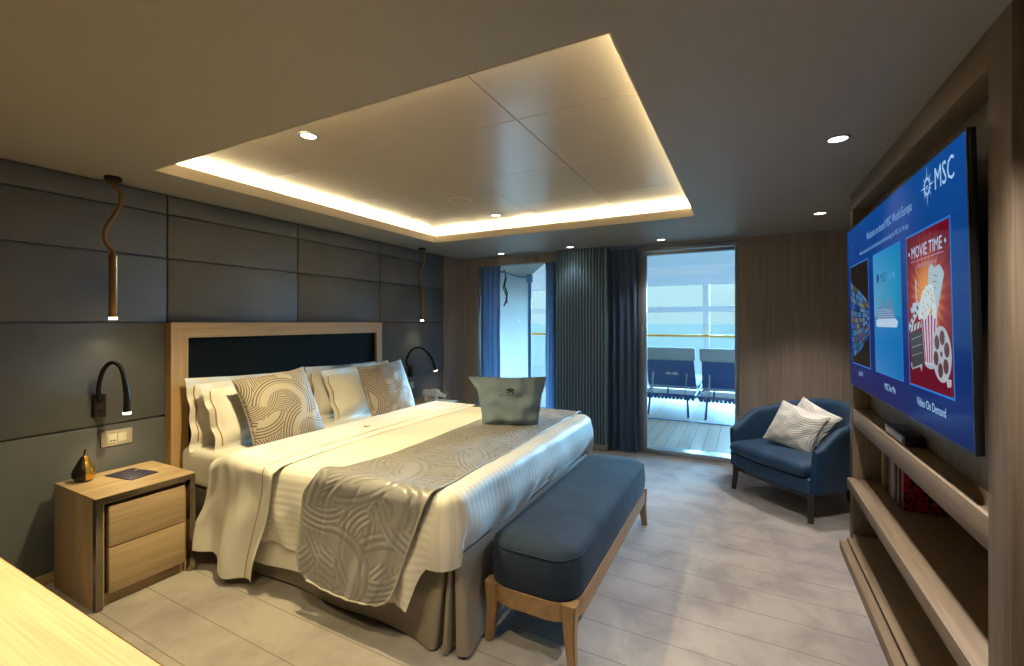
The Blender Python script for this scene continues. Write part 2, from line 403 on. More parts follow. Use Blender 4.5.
for a in ((CX0 - G - .02, CX0 - G, CY0 - G, CY1 + G), (CX1 + G, CX1 + G + .02, CY0 - G, CY1 + G), (CX0 - G, CX1 + G, CY0 - G - .02, CY0 - G), (CX0 - G, CX1 + G, CY1 + G, CY1 + G + .02)):
    box(bm, a[0], a[1], a[2], a[3], HC + .06, ZC + .03)
struct('trim_1', bm, M_white_lip, smooth=0)
bm = BM()   # lip lining of the opening
for a in ((CX0 - .004, CX0 + .004, CY0, CY1), (CX1 - .004, CX1 + .004, CY0, CY1), (CX0, CX1, CY0 - .004, CY0 + .004), (CX0, CX1, CY1 - .004, CY1 + .004)):
    box(bm, a[0], a[1], a[2], a[3], HC - .001, HC + .065)
struct('trim_2', bm, M_white_lip, smooth=0)

# left wall: slate panels with grooves
bm = BM(); box(bm, XL - .12, XL - .018, YF - .1, YB + .3, 0, HC)
ys = [YF, -0.37, 0.585, 1.545, 2.50, 3.45, 4.54]; zs = [0.0, 0.80, 1.40, 1.815, 2.10, HC]
for i in range(len(ys) - 1):
    for j in range(len(zs) - 1):
        box(bm, XL - .03, XL, ys[i] + .004, ys[i + 1] - .004, zs[j] + .004, zs[j + 1] - .004, 0.006, 2)
struct('wall_left', bm, M_leather_wall)
bm = box(BM(), XL - .02, XL + .012, 4.54, YB + .02, 0, HC); struct('trim_3', bm, W_wall)
bm = box(BM(), XL, XL + .014, YF, 4.54, 0, 0.055, 0.003); struct('baseboard_left', bm, W_oak_y)

# window wall
bm = BM()
box(bm, XL - .1, -3.075, YB, YB + .1, 0, HC)                 # strip left of the window
box(bm, -3.075, -1.975, YB, YB + .1, 2.125, HC)              # valance
box(bm, -3.075, -1.975, YB + .22, YB + .3, 0, 0.10)          # low sill behind
box(bm, -1.975, -0.99, YB + .12, YB + .3, 0, HC + .3)        # wall behind the slats
box(bm, -0.055, XR + .1, YB - .05, YB + .3, 0, HC)           # right panel
box(bm, -3.12, -3.075, YB + .1, YB + .3, 0, HC)
box(bm, -3.075, -1.975, YB + .1, YB + .3, 2.30, HC + .3)
struct('wall_back', bm, W_wall)
bm = box(BM(), XR, XR + .1, YF - .1, YB + .2, 0, HC); struct('wall_right', bm, W_wall)
bm = box(BM(), XL - .1, XR + .1, YF - .1, YF, 0, HC); struct('wall_front', bm, W_wall)

# window_1
def mk_struct_empty(name, loc):
    o = bpy.data.objects.new(name, None); COL.objects.link(o); o.location = loc; o['kind'] = 'structure'; OFF[o] = Vector(loc); return o
w = mk_struct_empty('window_1', (-2.5, YB + .25, 0))
bm = BM(); y0, y1 = YB + .22, YB + .27
box(bm, -3.075, -3.03, y0, y1, .1, 2.3, .004); box(bm, -2.02, -1.975, y0, y1, .1, 2.3, .004); box(bm, -3.03, -2.02, y0, y1, 2.25, 2.3, .004); box(bm, -3.03, -2.02, y0, y1, .1, .16, .004)
part('window_frame', bm, M_alu, w); part('glass', box(BM(), -3.03, -2.02, y0 + .02, y0 + .028, .16, 2.25), M_glass, w)
# door_1: sliding glass door
d = mk_struct_empty('door_1', (-0.55, YB + .05, 0))
bm = BM(); y0, y1 = YB + .02, YB + .10
box(bm, -1.035, -0.99, y0, y1, .0, 2.20, .004); box(bm, -0.09, -0.055, y0 - .03, y1, .0, 2.20, .004)
box(bm, -0.99, -0.09, y0, y1, 2.125, 2.16, .004); box(bm, -1.03, -0.055, y0 - .02, y1, 2.17, HC, .003); box(bm, -0.99, -0.09, y0 - .03, y1 + .05, 0.0, .05, .004)
part('door_frame', bm, M_alu, d)
part('glass', box(BM(), -0.99, -0.09, y0 + .03, y0 + .038, .05, 2.125), M_glass, d)
h = part('door_handle', tube(BM(), [(-0.985, y0 - .01, 1.02), (-0.985, y0 - .035, 1.05), (-0.985, y0 - .035, 1.33), (-0.985, y0 - .01, 1.36)], .009), M_alu, d)
bm = BM(); box(bm, -1.0, -0.94, y0 - .012, y0 - .002, .05, 2.12, .003); part('door_stile', bm, M_alu, d)
struct('trim_4', box(BM(), -1.3, -0.055, YB - .09, YB - .03, HC - .02, HC - .001), M_alu)

# slatted panel
bm = BM(); sx0, sx1, sy = -1.93, -1.335, 4.79
box(bm, sx0, sx1, sy + .03, sy + .2, 0.055, HC)
struct('trim_5', bm, M_slat_dark)
bm = BM(); n = 17; pit = (sx1 - sx0) / n
for i in range(n):
    cx = sx0 + pit * (i + .5)
    box(bm, cx - pit * .29, cx + pit * .29, sy, sy + .032, .06, HC - .002, .007, 2)
box(bm, sx1 - .006, sx1 + .004, sy, sy + .2, .06, HC - .002)
struct('wall_panel', bm, M_slat)
struct('baseboard_back', box(BM(), sx0, sx1 + .01, sy - .012, sy + .2, 0, .06, .003), W_wall)

# ------------------------------------------------------------------ curtains
def curtain(x0, x1, yc, z0, z1, folds, amp, label, seed, flare=0.0):
    t = thing('curtain', label, 'curtain', ((x0 + x1) / 2, yc, z0))
    N = folds * 12 + 1
    def f(u, v):
        x = x0 + (x1 - x0) * u; z = z0 + (z1 - z0) * v
        ph = 2 * PI * folds * (u + 0.012 * math.sin(9 * u + seed))
        a = amp * (0.75 + 0.35 * math.sin(5.1 * u + seed * 2)) * (1 - 0.35 * sm(.85, 1, v))
        return (x + 0.35 * amp * math.sin(2 * ph) + flare * (1 - v) * (u - .5) + .006 * nz(u * 3, z * 2, seed), yc + a * math.sin(ph) + 0.012 * nz(u * 4, z * 1.5, seed + 5), z)
    bm = grid(BM(), N, 26, f)
    geo = bmesh.ops.solidify(bm, geom=list(bm.faces), thickness=0.004)
    part('curtain_panel', bm, M_curtain, t, smooth=60)
    bm = box(BM(), x0, x1, yc - .012, yc + .012, z1 - .03, z1 + .008, .003)
    part('curtain_heading', bm, M_curtain, t)
    return t
curtain(-3.07, -2.77, 5.01, .02, 2.13, 4, .035, 'blue curtain gathered at the left side of the small window', 1)
curtain(-2.15, -1.93, 5.01, .02, 2.13, 3, .030, 'narrow blue curtain between the small window and the slatted panel', 2.2)
curtain(-1.315, -1.03, 4.86, .015, HC - .012, 4, .042, 'full-height blue curtain between the slatted panel and the glass door', 3.7, .03)

# ------------------------------------------------------------------ outside
struct('deck', box(BM(), -9, 6, YB + .12, 6.78, -0.08, -0.01), M_deck1)
struct('deck_outer', box(BM(), -9, 6, 6.84, 9.6, -0.10, -0.02), M_deck2)
struct('trim_6', box(BM(), -9, 6, 6.78, 6.84, -0.08, 0.0), M_tarp_pole)
bm = box(BM(), -9, 6, YB + .3, 9.5, 2.50, 2.6); struct('ceiling_outer', bm, M_white)
bm = box(BM(), -9, -3.12, YB + .2, YB + .3, 0, 2.5); box(bm, XR + .1, 6, YB + .2, YB + .3, 0, 2.5); struct('wall_outer', bm, M_white)
def outdoor_light(x, y, label):
    t = thing('deck_downlight', label, 'light', (x, y, 2.49), group='downlights in the balcony ceiling')
    part('trim_ring', lathe(BM(), [(.045, -.006), (.06, -.006), (.06, .01), (.045, .01)], x, y, 2.495, cap=False), M_alu, t)
    part('lens', lathe(BM(), [(.002, -.002), (.044, -.002), (.044, .008)], x, y, 2.495), M_slat_dark, t)
outdoor_light(-1.56, 7.9, 'small round downlight in the white balcony ceiling, left one seen through the door')
outdoor_light(-0.62, 7.2, 'small round downlight in the white balcony ceiling, right one seen through the door')
# windbreak railing
t = thing('balcony_railing', 'white balcony windbreak frame with glass panes and an orange-brown handrail', 'railing', (-1.5, 9.35, 0))
for px in (-6.36, -4.46, -2.56, -0.66, 1.24, 3.14):
    part('post', box(BM(), px - .055, px + .055, 9.3, 9.4, -.02, 2.50, .004), M_white, t)
part('top_beam', box(BM(), -8, 5, 9.28, 9.42, 2.13, 2.50, .005), M_white, t)
part('middle_beam', box(BM(), -8, 5, 9.29, 9.41, 1.60, 1.71, .005), M_white, t)
part('bottom_beam', box(BM(), -8, 5, 9.29, 9.41, -.02, .09, .005), M_white, t)
part('handrail', tube(BM(), [(-8, 9.2, 1.145), (5, 9.2, 1.145)], .024, 12), M_handrail, t, label='orange-brown varnished handrail')
for px in (-4.46, -2.56, -0.66, 1.24):
    part('bracket', tube(BM(), [(px, 9.2, 1.13), (px, 9.2, 1.08), (px, 9.3, 1.06)], .012, 8), M_white, t)
    for z0, z1 in ((.09, 1.60), (1.71, 2.13)):
        part('glass_pane', box(BM(), px + .055, px + 1.845, 9.345, 9.355, z0, z1), M_glass_out, t)
# sea
m, nt, b = new_mat('sea')
b.inputs['Base Color'].default_value = (0.26, 0.26, 0.22, 1); b.inputs['Roughness'].default_value = 0.9; b.inputs['Specular IOR Level'].default_value = 0.0
tc = nt.nodes.new('ShaderNodeTexCoord'); nn = nt.nodes.new('ShaderNodeTexNoise'); nn.inputs['Scale'].default_value = 0.4; nn.inputs['Detail'].default_value = 6
nt.links.new(tc.outputs['Object'], nn.inputs['Vector']); bp = nt.nodes.new('ShaderNodeBump'); bp.inputs['Strength'].default_value = .6; bp.inputs['Distance'].default_value = 1.0
nt.links.new(nn.outputs['Fac'], bp.inputs['Height']); nt.links.new(bp.outputs['Normal'], b.inputs['Normal'])
struct('sea', grid(BM(), 2, 2, lambda u, v: (-6000 + 12000 * u, 12 + 6000 * v, -18)), m, smooth=0)

# loungers
def lounger():
    t = thing('sun_lounger', 'x', 'sun lounger', world=False, group='sun loungers on the balcony deck')
    # local: near (head) end at y=0, extends to +y; width 0.68
    W = .385
    def backrest(name, y0, z0, y1, z1, th, mm, inset, zoff=0, lab=None):
        bm = BM(); d = Vector((0, y1 - y0, z1 - z0)); L = d.length; d.normalize(); nrm = Vector((0, d.z, -d.y))
        P0 = Vector((0, y0, z0)) + nrm * zoff
        xs = W - inset
        vs = []
        for k in (0, 1):
            for s in (-1, 1):
                for q in (0, 1): vs.append(bm.verts.new(P0 + d * L * k + Vector((s * xs * (1 - .04 * k), 0, 0)) - nrm * th * q))
        for fidx in ((0, 1, 3, 2), (4, 6, 7, 5), (0, 4, 5, 1), (2, 3, 7, 6), (0, 2, 6, 4), (1, 5, 7, 3)): bm.faces.new([vs[i] for i in fidx])
        bmesh.ops.recalc_face_normals(bm, faces=bm.faces)
        bmesh.ops.bevel(bm, geom=list(bm.edges), offset=min(.012, th * .3), segments=2, affect='EDGES')
        return part(name, bm, mm, t, label=lab)
    # backrest leans towards the head end (y decreasing as it rises)
    backrest('backrest', .42, .40, .04, .98, .02, M_navy_mesh, .02)
    bm = BM(); box(bm, -.375, .375, -.03, .16, .82, 1.02, .03, 3)
    for v in bm.verts: v.co.y += (1.0 - v.co.z) * .35
    part('towel', bm, M_towel, t, label='pale blue towel folded over the backrest')
    part('cushion', box(BM(), -.365, .365, .45, 1.95, .34, .42, .03, 3), M_towel, t)
    bm = BM()
    for s in (-1, 1): tube(bm, [(s * .375, .0, .30), (s * .375, 1.95, .30)], .02, 8)
    tube(bm, [(-.375, .0, .30), (.375, .0, .30)], .02, 8); tube(bm, [(-.375, 1.95, .30), (.375, 1.95, .30)], .02, 8)
    part('frame', bm, M_rope, t)
    bm = BM()
    for i in range(14):
        x = -.35 + i * .70 / 13
        lathe(bm, [(.004, -.035), (.02, -.028), (.027, 0), (.02, .028), (.004, .035)], x, 0, .27, n=8)
    part('rope_wrap', bm, M_rope, t)
    for s in (-1, 1):
        part('leg', tube(BM(), [(s * .27, .04, .29), (s * .29, -.02, -.02)], .016, 8), M_rope, t)
        part('leg', tube(BM(), [(s * .27, 1.9, .29), (s * .29, 1.94, -.02)], .016, 8), M_rope, t)
        part('strut', tube(BM(), [(s * .24, .02, .30), (s * .25, .18, .62)], .010, 8), M_towel, t)
    return t
l1 = lounger(); l1.location = (-1.04, 7.15, 0); l1['label'] = 'navy sun lounger with pale towel, left one with a tan tag on its back'
l2 = dup(l1, (-0.22, 7.1, 0), label='navy sun lounger with pale towel, right one, partly hidden by the wooden wall')
bm = BM(); prism(bm, [(-.09, -.02), (-.03, -.02), (-.02, -.008), (.01, -.008), (.02, -.025), (.09, -.025), (.09, .025), (.02, .025), (.01, .006), (-.02, .006), (-.03, .02), (-.09, .02)], 0, .01, 'XZ')
o = part('tag', bm, M_paper, l1, label='tan tag on the back'); o.location = (0.02, .262, .60); o.rotation_euler = (R(33), 0, 0)

# privacy canvas cabin outside small window
t = thing('canvas_screen', 'pale blue canvas cabana wall with dark blue pole outside the small window', 'canvas screen', (-3.6, 6.3, 0))
def f(u, v):
    x = -4.6 + 1.62 * u; zt = 2.30 - .26 * u if u > .3 else 2.30 - .08
    zt = 2.52 - .42 * u
    z = zt * v; return (x, 6.32 + .025 * math.sin(u * 14 + 3 * v) + .03 * nz(u * 6 + v * 2, v * 3), z)
bm = grid(BM(), 60, 24, f); bmesh.ops.solidify(bm, geom=list(bm.faces), thickness=.004); part('canvas_wall', bm, M_tarp, t, smooth=60)
def f(u, v): 
    x = -4.6 + 1.66 * u; return (x, 6.28 - .10 * v, 2.55 - .425 * u - .07 * v - .01 * math.sin(u * 30) * v)
bm = grid(BM(), 40, 5, f); bmesh.ops.solidify(bm, geom=list(bm.faces), thickness=.004); part('canvas_roof_edge', bm, M_tarp, t, smooth=60)
def f(u, v): return (-4.6 + 1.66 * u, 6.28 + 1.2 * v, 2.55 - .425 * u + .55 * v)
bm = grid(BM(), 10, 6, f); bmesh.ops.solidify(bm, geom=list(bm.faces), thickness=.004); part('canvas_roof', bm, M_tarp, t, smooth=60)
part('pole', tube(BM(), [(-2.96, 6.28, 0), (-2.96, 6.28, 2.10)], .028, 12), M_tarp_pole, t, label='dark blue pole')
part('pole_cap', box(BM(), -3.0, -2.92, 6.24, 6.32, 2.02, 2.14, .008), M_tarp_pole, t)
part('tie_strap', tube(BM(), [(-3.42, 6.2, 2.18), (-3.36, 6.2, 2.22), (-3.33, 6.2, 2.10), (-3.36, 6.2, 1.98), (-3.31, 6.2, 1.86), (-3.33, 6.2, 1.74), (-3.37, 6.2, 1.66)], .012, 6), M_dark, t)
part('tie_strap', tube(BM(), [(-3.33, 6.19, 2.12), (-3.38, 6.19, 1.95), (-3.31, 6.19, 1.80), (-3.31, 6.19, 1.70)], .009, 6), M_dark, t)
part('edge_rope', tube(BM(), [(-4.6 + .166 * i, 6.17, 2.50 - .0425 * i + .01 * math.sin(i * 2)) for i in range(11)], .014, 6), M_tarp_pole, t)

# ------------------------------------------------------------------ downlights
def downlight(x, y, z, power, colr, label, neutral=True, group='recessed ceiling downlights', angle=95, blend=.7, emat=None):
    t = thing('downlight', label, 'ceiling light', (x, y, z), group=group)
    part('trim_ring', lathe(BM(), [(.036, 0), (.037, -.005), (.048, -.005), (.05, 0), (.05, .012), (.036, .012)], x, y, z, 28, cap=False), M_alu, t)
    part('lens', lathe(BM(), [(.001, -.003), (.0365, -.003), (.0365, .004), (.001, .004)], x, y, z, 24), M_lamp_emit_n if neutral else M_lamp_emit, t)
    L = bpy.data.lights.new('downlight_lamp', 'SPOT'); L.energy = power; L.color = colr; L.spot_size = R(angle); L.spot_blend = blend; L.shadow_soft_size = .035
    lo = bpy.data.objects.new('downlight_lamp', L); COL.objects.link(lo); lo.parent = t; lo.location = (0, 0, -.014)
    return t
NEU = (1.0, .92, .84); WARM = (1.0, .80, .41)
downlight(.372, 2.471, HC, 155, NEU, 'round recessed downlight between the recessed ceiling tray and the television')
downlight(.504, 4.09, HC, 105, NEU, 'round recessed downlight above the blue armchair', angle=85)
downlight(-.745, 4.662, HC, 30, (.86, .93, 1.0), 'round recessed downlight in front of the glass door')
downlight(-1.704, 4.66, HC, 5, (.86, .93, 1.0), 'round recessed downlight in front of the slatted panel')
downlight(-2.602, 4.72, HC, 9, (.86, .93, 1.0), 'round recessed downlight in front of the small window')
downlight(-1.957, 1.534, ZC, 235, WARM, 'warm round downlight in the recessed ceiling tray, near left corner', neutral=False, angle=115)
downlight(-1.942, 3.429, ZC, 120, WARM, 'warm round downlight in the recessed ceiling tray, near its far edge', neutral=False, angle=74)
downlight(-1.9, .15, HC, 72, WARM, 'warm round downlight above the desk', neutral=False, angle=105)
downlight(-1.1, .58, HC, 100, (1, .80, .44), 'unseen warm downlight added to light the open floor beside the desk', neutral=False)  # added lamp out of view, warms the near floor and ceiling
downlight(.42, 1.25, HC, 110, NEU, 'round recessed downlight close to the near end of the shelving')
# cove LED strips
t = thing('led_strip', 'warm LED strip running round the hidden cove of the recessed ceiling tray', 'cove light', (CX0, CY0, HC + .062))
q = .085
for a in ((CX0 - q - .012, CX0 - q + .012, CY0 - q, CY1 + q), (CX1 + q - .012, CX1 + q + .012, CY0 - q, CY1 + q), (CX0 - q, CX1 + q, CY0 - q - .012, CY0 - q + .012), (CX0 - q, CX1 + q, CY1 + q - .012, CY1 + q + .012)):
    part('strip', box(BM(), a[0], a[1], a[2], a[3], HC + .062, HC + .070), M_strip, t)
def area(name, loc, rot, sx, sy, power, col, parent=None):
    L = bpy.data.lights.new(name, 'AREA'); L.shape = 'RECTANGLE'; L.size = sx; L.size_y = sy; L.energy = power; L.color = col
    o = bpy.data.objects.new(name, L); COL.objects.link(o); o.location = loc; o.rotation_euler = rot
    return o
zc = HC + .075; PW = 40.0; CW = (1.0, .84, .50)
for (x, y, sx, sy) in ((CX0 - q, (CY0 + CY1) / 2, .03, CY1 - CY0 + .1), (CX1 + q, (CY0 + CY1) / 2, .03, CY1 - CY0 + .1), ((CX0 + CX1) / 2, CY0 - q, CX1 - CX0 + .1, .03), ((CX0 + CX1) / 2, CY1 + q, CX1 - CX0 + .1, .03)):
    area('cove_lamp', (x, y, zc), (PI, 0, 0), sx, sy, PW, CW)
# speaker grille in tray
t = thing('ceiling_speaker', 'flat round white speaker grille in the recessed ceiling tray', 'speaker', (-1.958, 2.878, ZC))
part('grille', lathe(BM(), [(.001, -.003), (.075, -.003), (.078, .004)], -1.958, 2.878, ZC, 36), M_coffer, t)
part('rim', lathe(BM(), [(.078, 0), (.079, -.006), (.09, -.006), (.092, 0)], -1.958, 2.878, ZC, 36, cap=False), M_white_lip, t)

# ------------------------------------------------------------------ pendants
def pendant(x, y, label, seed, power=4):
    t = thing('pendant_lamp', label, 'pendant lamp', (x, y, HC), group='pendant lamps beside the bed')
    part('ceiling_rose', lathe(BM(), [(.038, -.022), (.04, -.02), (.04, 0), (.001, 0)], x, y, HC, 24), M_bronze_dark, t)
    pts = []
    for i in range(33):
        v = i / 32; z = HC - .02 - v * .43
        a = .034 * math.sin(v * 2 * PI * 1.0 + .1) * sm(0, .15, v) * (1 - sm(.82, 1, v)) * (1.0)
        # wave lies in the plane facing the bed foot
        pts.append((x + a * .45, y + a * .95, z))
    part('wavy_stem', tube(BM(), pts, .011, 10), M_bronze, t)
    zb = HC - .80; zt = HC - .45
    part('tube_shade', lathe(BM(), [(.019, zb - HC), (.020, zb - HC + .002), (.020, zt - HC), (.012, zt - HC + .006)], x, y, HC, 20), M_bronze, t)
    part('bulb', lathe(BM(), [(.001, -.014), (.018, -.014), (.0195, -.012), (.0195, 0), (.001, 0)], x, y, zb, 20), M_lamp_emit, t)
    L = bpy.data.lights.new('pendant_bulb', 'SPOT'); L.energy = power; L.color = WARM; L.spot_size = R(110); L.spot_blend = .8; L.shadow_soft_size = .018
    lo = bpy.data.objects.new('pendant_bulb', L); COL.objects.link(lo); lo.parent = t; lo.location = (0, 0, -.82)
    return t
pendant(-3.20, 1.218, 'thin bronze pendant lamp with a wavy stem above the near nightstand', 1, 2.5)
pendant(-3.20, 3.974, 'thin bronze pendant lamp with a wavy stem above the far nightstand', 2, 2.5)

# reading lamps: curve path in world coords
def reading_lamp(base, path, label, name_dir, power):
    t = thing('reading_lamp', label, 'wall lamp', base, group='gooseneck reading lamps')
    x, y, z = base
    part('wall_plate', box(BM(), XL, XL + .028, y - .027, y + .027, z - .065, z + .065, .003), M_bronze_dark, t)
    part('switch', tube(BM(), [(XL + .027, y, z - .03), (XL + .036, y, z - .03)], .011, 14), M_dark, t)
    # smooth path (Catmull-Rom)
    P = [Vector(p) for p in path]; P = [P[0] * 2 - P[1]] + P + [P[-1] * 2 - P[-2]]
    pts = []
    for i in range(1, len(P) - 2):
        for k in range(8):
            s = k / 8; a, b_, c, d_ = P[i - 1], P[i], P[i + 1], P[i + 2]
            pts.append(.5 * ((2 * b_) + (c - a) * s + (2 * a - 5 * b_ + 4 * c - d_) * s * s + (3 * b_ - a - 3 * c + d_) * s ** 3))
    pts.append(P[-2])
    part('gooseneck', tube(BM(), pts, .012, 12, rfun=lambda s: .0115 + .006 * sm(.55, 1, s)), M_dark, t)
    e = pts[-1]; dr = (pts[-1] - pts[-3]).normalized()
    bm = tube(BM(), [e, e + dr * .012], .0185, 16); part('lamp_head', bm, M_lamp_emit, t, label='glowing lamp end')
    L = bpy.data.lights.new('reading_bulb', 'SPOT'); L.energy = power; L.color = WARM; L.spot_size = R(120); L.spot_blend = .8; L.shadow_soft_size = .015
    lo = bpy.data.objects.new('reading_bulb', L); COL.objects.link(lo); lo.parent = t; lo.location = e + dr * .018 - Vector(base)
    lo.rotation_euler = (-dr).to_track_quat('Z', 'Y').to_euler()
    return t
def W_(u, v, x):
    c, s = math.cos(R(27.48)), math.sin(R(27.48)); l = (u - 512) / F; z = (322.5 - v) / F
    r = (l * c - s, l * s + c, z); k = x / r[0]; return Vector((x, r[1] * k, 1.4 + r[2] * k))
pa = [(-3.29, 1.192, .95), W_(98.5, 388, -3.27), W_(103, 371, -3.23), W_(112, 362.5, -3.19), W_(120.5, 367, -3.15), W_(125, 382, -3.13), W_(127, 397, -3.125), W_(127, 412, -3.125)]
reading_lamp((XL, 1.195, .92), pa, 'dark gooseneck reading lamp on the wall above the near nightstand', 0, 5)
pb = [(-3.29, 3.90, .83), (-3.28, 3.91, .92), (-3.25, 3.94, 1.02), (-3.21, 4.0, 1.08), (-3.17, 4.08, 1.06), (-3.14, 4.15, .96), (-3.13, 4.18, .84)]
pb = [(-3.29, 3.905, .86), W_(406.5, 362, -3.27), W_(411, 351, -3.23), W_(419, 347.5, -3.18), W_(427, 352, -3.15), W_(432.5, 360, -3.13), W_(435.5, 370, -3.13)]
reading_lamp((XL, 3.905, .86), pb, 'dark gooseneck reading lamp on the wall above the far nightstand', 0, 4)

# ------------------------------------------------------------------ outlets
def outlet(y0, y1, z0, z1, label, double=True):
    t = thing('wall_switch', label, 'switch', (XL, (y0 + y1) / 2, z0))
    part('cover_plate', box(BM(), XL, XL + .009, y0, y1, z0, z1, .003), M_plastic_s, t)
    mh = (z1 - z0) * .22; L = (y1 - y0)
    if double:
        for a, b_ in ((y0 + L * .2, y0 + L * .49), (y0 + L * .51, y0 + L * .8)):
            part('rocker', box(BM(), XL + .007, XL + .013, a, b_, z0 + mh, z1 - mh, .002), M_plastic_w, t)
        bm = text_bm('DO NOT', .012, 'CENTER'); xf(bm, Matrix.Translation((XL + .0135, y0 + L * .345, z0 + mh + .006)) @ Matrix(((0, 0, 1, 0), (1, 0, 0, 0), (0, 1, 0, 0), (0, 0, 0, 1))))
        bm.free()
        bm = BM(); box(bm, XL + .013, XL + .0134, y0 + L * .25, y0 + L * .335, z0 + mh + .008, z0 + mh + .014); box(bm, XL + .013, XL + .0134, y0 + L * .355, y0 + L * .44, z0 + mh + .008, z0 + mh + .014)
        part('marking', bm, M_dark, t, label='small dark marks')
    else:
        part('rocker', box(BM(), XL + .007, XL + .013, y0 + L * .25, y1 - L * .25, z0 + mh, z1 - mh, .002), M_plastic_w, t)
outlet(1.205, 1.355, .672, .763, 'wide champagne switch plate with two rockers above the near nightstand')
outlet(3.89, 3.975, .655, .735, 'small square switch plate beside the far nightstand', False)

# ------------------------------------------------------------------ nightstands
def nightstand(y0, y1, label, x0=-3.245, x1=-2.768, zt=.548):
    t = thing('nightstand', label, 'nightstand', ((x0 + x1) / 2, (y0 + y1) / 2, 0), group='oak nightstands')
    th = .045; fx = x1 - .028
    bm = BM(); box(bm, x0, fx, y0, y0 + th, 0.0, zt, .002); box(bm, x0, fx, y1 - th, y1, 0, zt, .002); box(bm, x0, fx, y0 + th, y1 - th, zt - th, zt, .002); box(bm, x0, x0 + .02, y0 + th, y1 - th, .03, zt - th)
    part('carcass', bm, W_oak_z, t)
    # top veneer
    part('top', box(BM(), x0, x1 - .002, y0, y1, zt - .004, zt + .001, .001), W_oak_y, t)
    # mirrored bevel frame: chamfer ring
    bm = BM()
    def ring(a, xx): return [(xx, y0 + a, 0.0), (xx, y0 + a, zt - a), (xx, y1 - a, zt - a), (xx, y1 - a, 0.0)]
    A = [bm.verts.new(p) for p in ring(0.0, fx)]; B = [bm.verts.new(p) for p in ring(.003, x1)]; C = [bm.verts.new(p) for p in ring(.030, x1 - .003)]; D = [bm.verts.new(p) for p in ring(.044, x1 - .045)]
    for P_, Q_ in ((A, B), (B, C), (C, D)):
        for i in range(3): bm.faces.new((P_[i], P_[i + 1], Q_[i + 1], Q_[i]))
    bmesh.ops.solidify(bm, geom=list(bm.faces), thickness=.0015)
    part('mirror_frame', bm, M_mirror, t, smooth=20, label='bronze mirrored bevelled frame')
    part('recess', box(BM(), x0 + .02, fx - .03, y0 + th, y1 - th, .03, zt - th), M_dark, t)
    dz = [(.062, .285), (.290, zt - .058)]
    for a, b_ in dz:
        part('drawer', box(BM(), fx - .035, x1 - .012, y0 + .058, y1 - .052, a, b_, .002), W_oak_y, t)
    part('plinth', box(BM(), x0 + .02, x1 - .05, y0 + th, y1 - th, 0, .055), W_oak_y, t)
    return t
nightstand(.985, 1.430, 'oak nightstand with two drawers and mirrored edges beside the desk')
nightstand(3.53, 4.06, 'oak nightstand with mirrored edge between the bed and the window, holding the rhinoceros')

# pear
t = thing('pear_ornament', 'black pear ornament with a rough golden bitten side on the near nightstand', 'ornament', (-3.15, 1.075, .55), (0, 0, R(38)), world=False)
prof = [(.012, 0), (.036, .004), (.050, .025), (.052, .045), (.044, .07), (.030, .098), (.021, .118), (.014, .13), (.002, .136)]
bm = BM(); n = 28
def pearR(z):
    for i in range(len(prof) - 1):
        if prof[i][1] <= z <= prof[i + 1][1]:
            k = (z - prof[i][1]) / (prof[i + 1][1] - prof[i][1]); return prof[i][0] + k * (prof[i + 1][0] - prof[i][0])
    return .002
a0 = R(95); a1 = R(95 + 215)
grid(bm, 24, 18, lambda u, v: (pearR(v * .136) * math.cos(a0 + (a1 - a0) * u), pearR(v * .136) * math.sin(a0 + (a1 - a0) * u), v * .136))
part('skin', bm, M_pear, t, smooth=80)
a2 = a1 - 2 * PI; 
def gp(u, v):
    z = v * .134; a = a2 + (a0 - a2) * u; r = pearR(z) * (.86 + .09 * nz(u * 6, v * 8) + .14 * abs(u - .5) * 1.0 + .0)
    if u in (0.0, 1.0): r = pearR(z)
    return (r * math.cos(a), r * math.sin(a), z)
part('golden_flesh', grid(BM(), 22, 22, gp), M_gold, t, smooth=25, label='rough golden side')
part('stem', tube(BM(), [(0, 0, .13), (.002, -.002, .15), (.008, -.004, .168)], .004, 8), M_pear, t)
# folder on near nightstand
t = thing('card_folder', 'dark indigo card with gold emblem lying on the near nightstand', 'card', (-3.05, 1.245, .5495), (0, 0, R(9)), world=False)
part('card', box(BM(), -.108, .108, -.07, .07, 0, .004, .001), M_folder, t)
bm = BM(); lathe(bm, [(.001, 0), (.010, 0), (.010, .0004), (.001, .0004)], -.04, .045, .0042, 12); part('emblem', bm, M_goldprint, t, label='small gold emblem')
bm = BM()
for i, w_ in enumerate((.075, .06, .05)): box(bm, -w_, w_, .01 - i * .018, .015 - i * .018, .004, .0043)
part('text_lines', bm, mat('dim_print', (.10, .09, .13), .5), t)
# rhino
t = thing('rhinoceros_figurine', 'small white faceted rhinoceros figurine on the far nightstand', 'figurine', (-3.03, 3.94, .549), (0, 0, R(34)), world=False)
bm = BM()
secs = [(-.105, .085, .012, .012), (-.10, .083, .030, .034), (-.07, .080, .036, .046), (-.03, .078, .038, .044), (.01, .082, .038, .048), (.045, .083, .034, .044), (.07, .073, .024, .034), (.10, .058, .020, .026), (.13, .044, .015, .019), (.15, .036, .011, .013)]
rings = []
for (x, zc_, ry, rz) in secs: rings.append([bm.verts.new((x, ry * math.cos(2 * PI * k / 8), zc_ + rz * math.sin(2 * PI * k / 8))) for k in range(8)])
for i in range(len(rings) - 1):
    for k in range(8): bm.faces.new((rings[i][k], rings[i][(k + 1) % 8], rings[i + 1][(k + 1) % 8], rings[i + 1][k]))
bm.faces.new(rings[0]); bm.faces.new(rings[-1])
for x in (-.075, .04):
    for y in (-.022, .022): tube(bm, [(x, y, .07), (x + .004, y, .035), (x, y, 0)], .014, 7, rfun=lambda s: .020 - .007 * s)
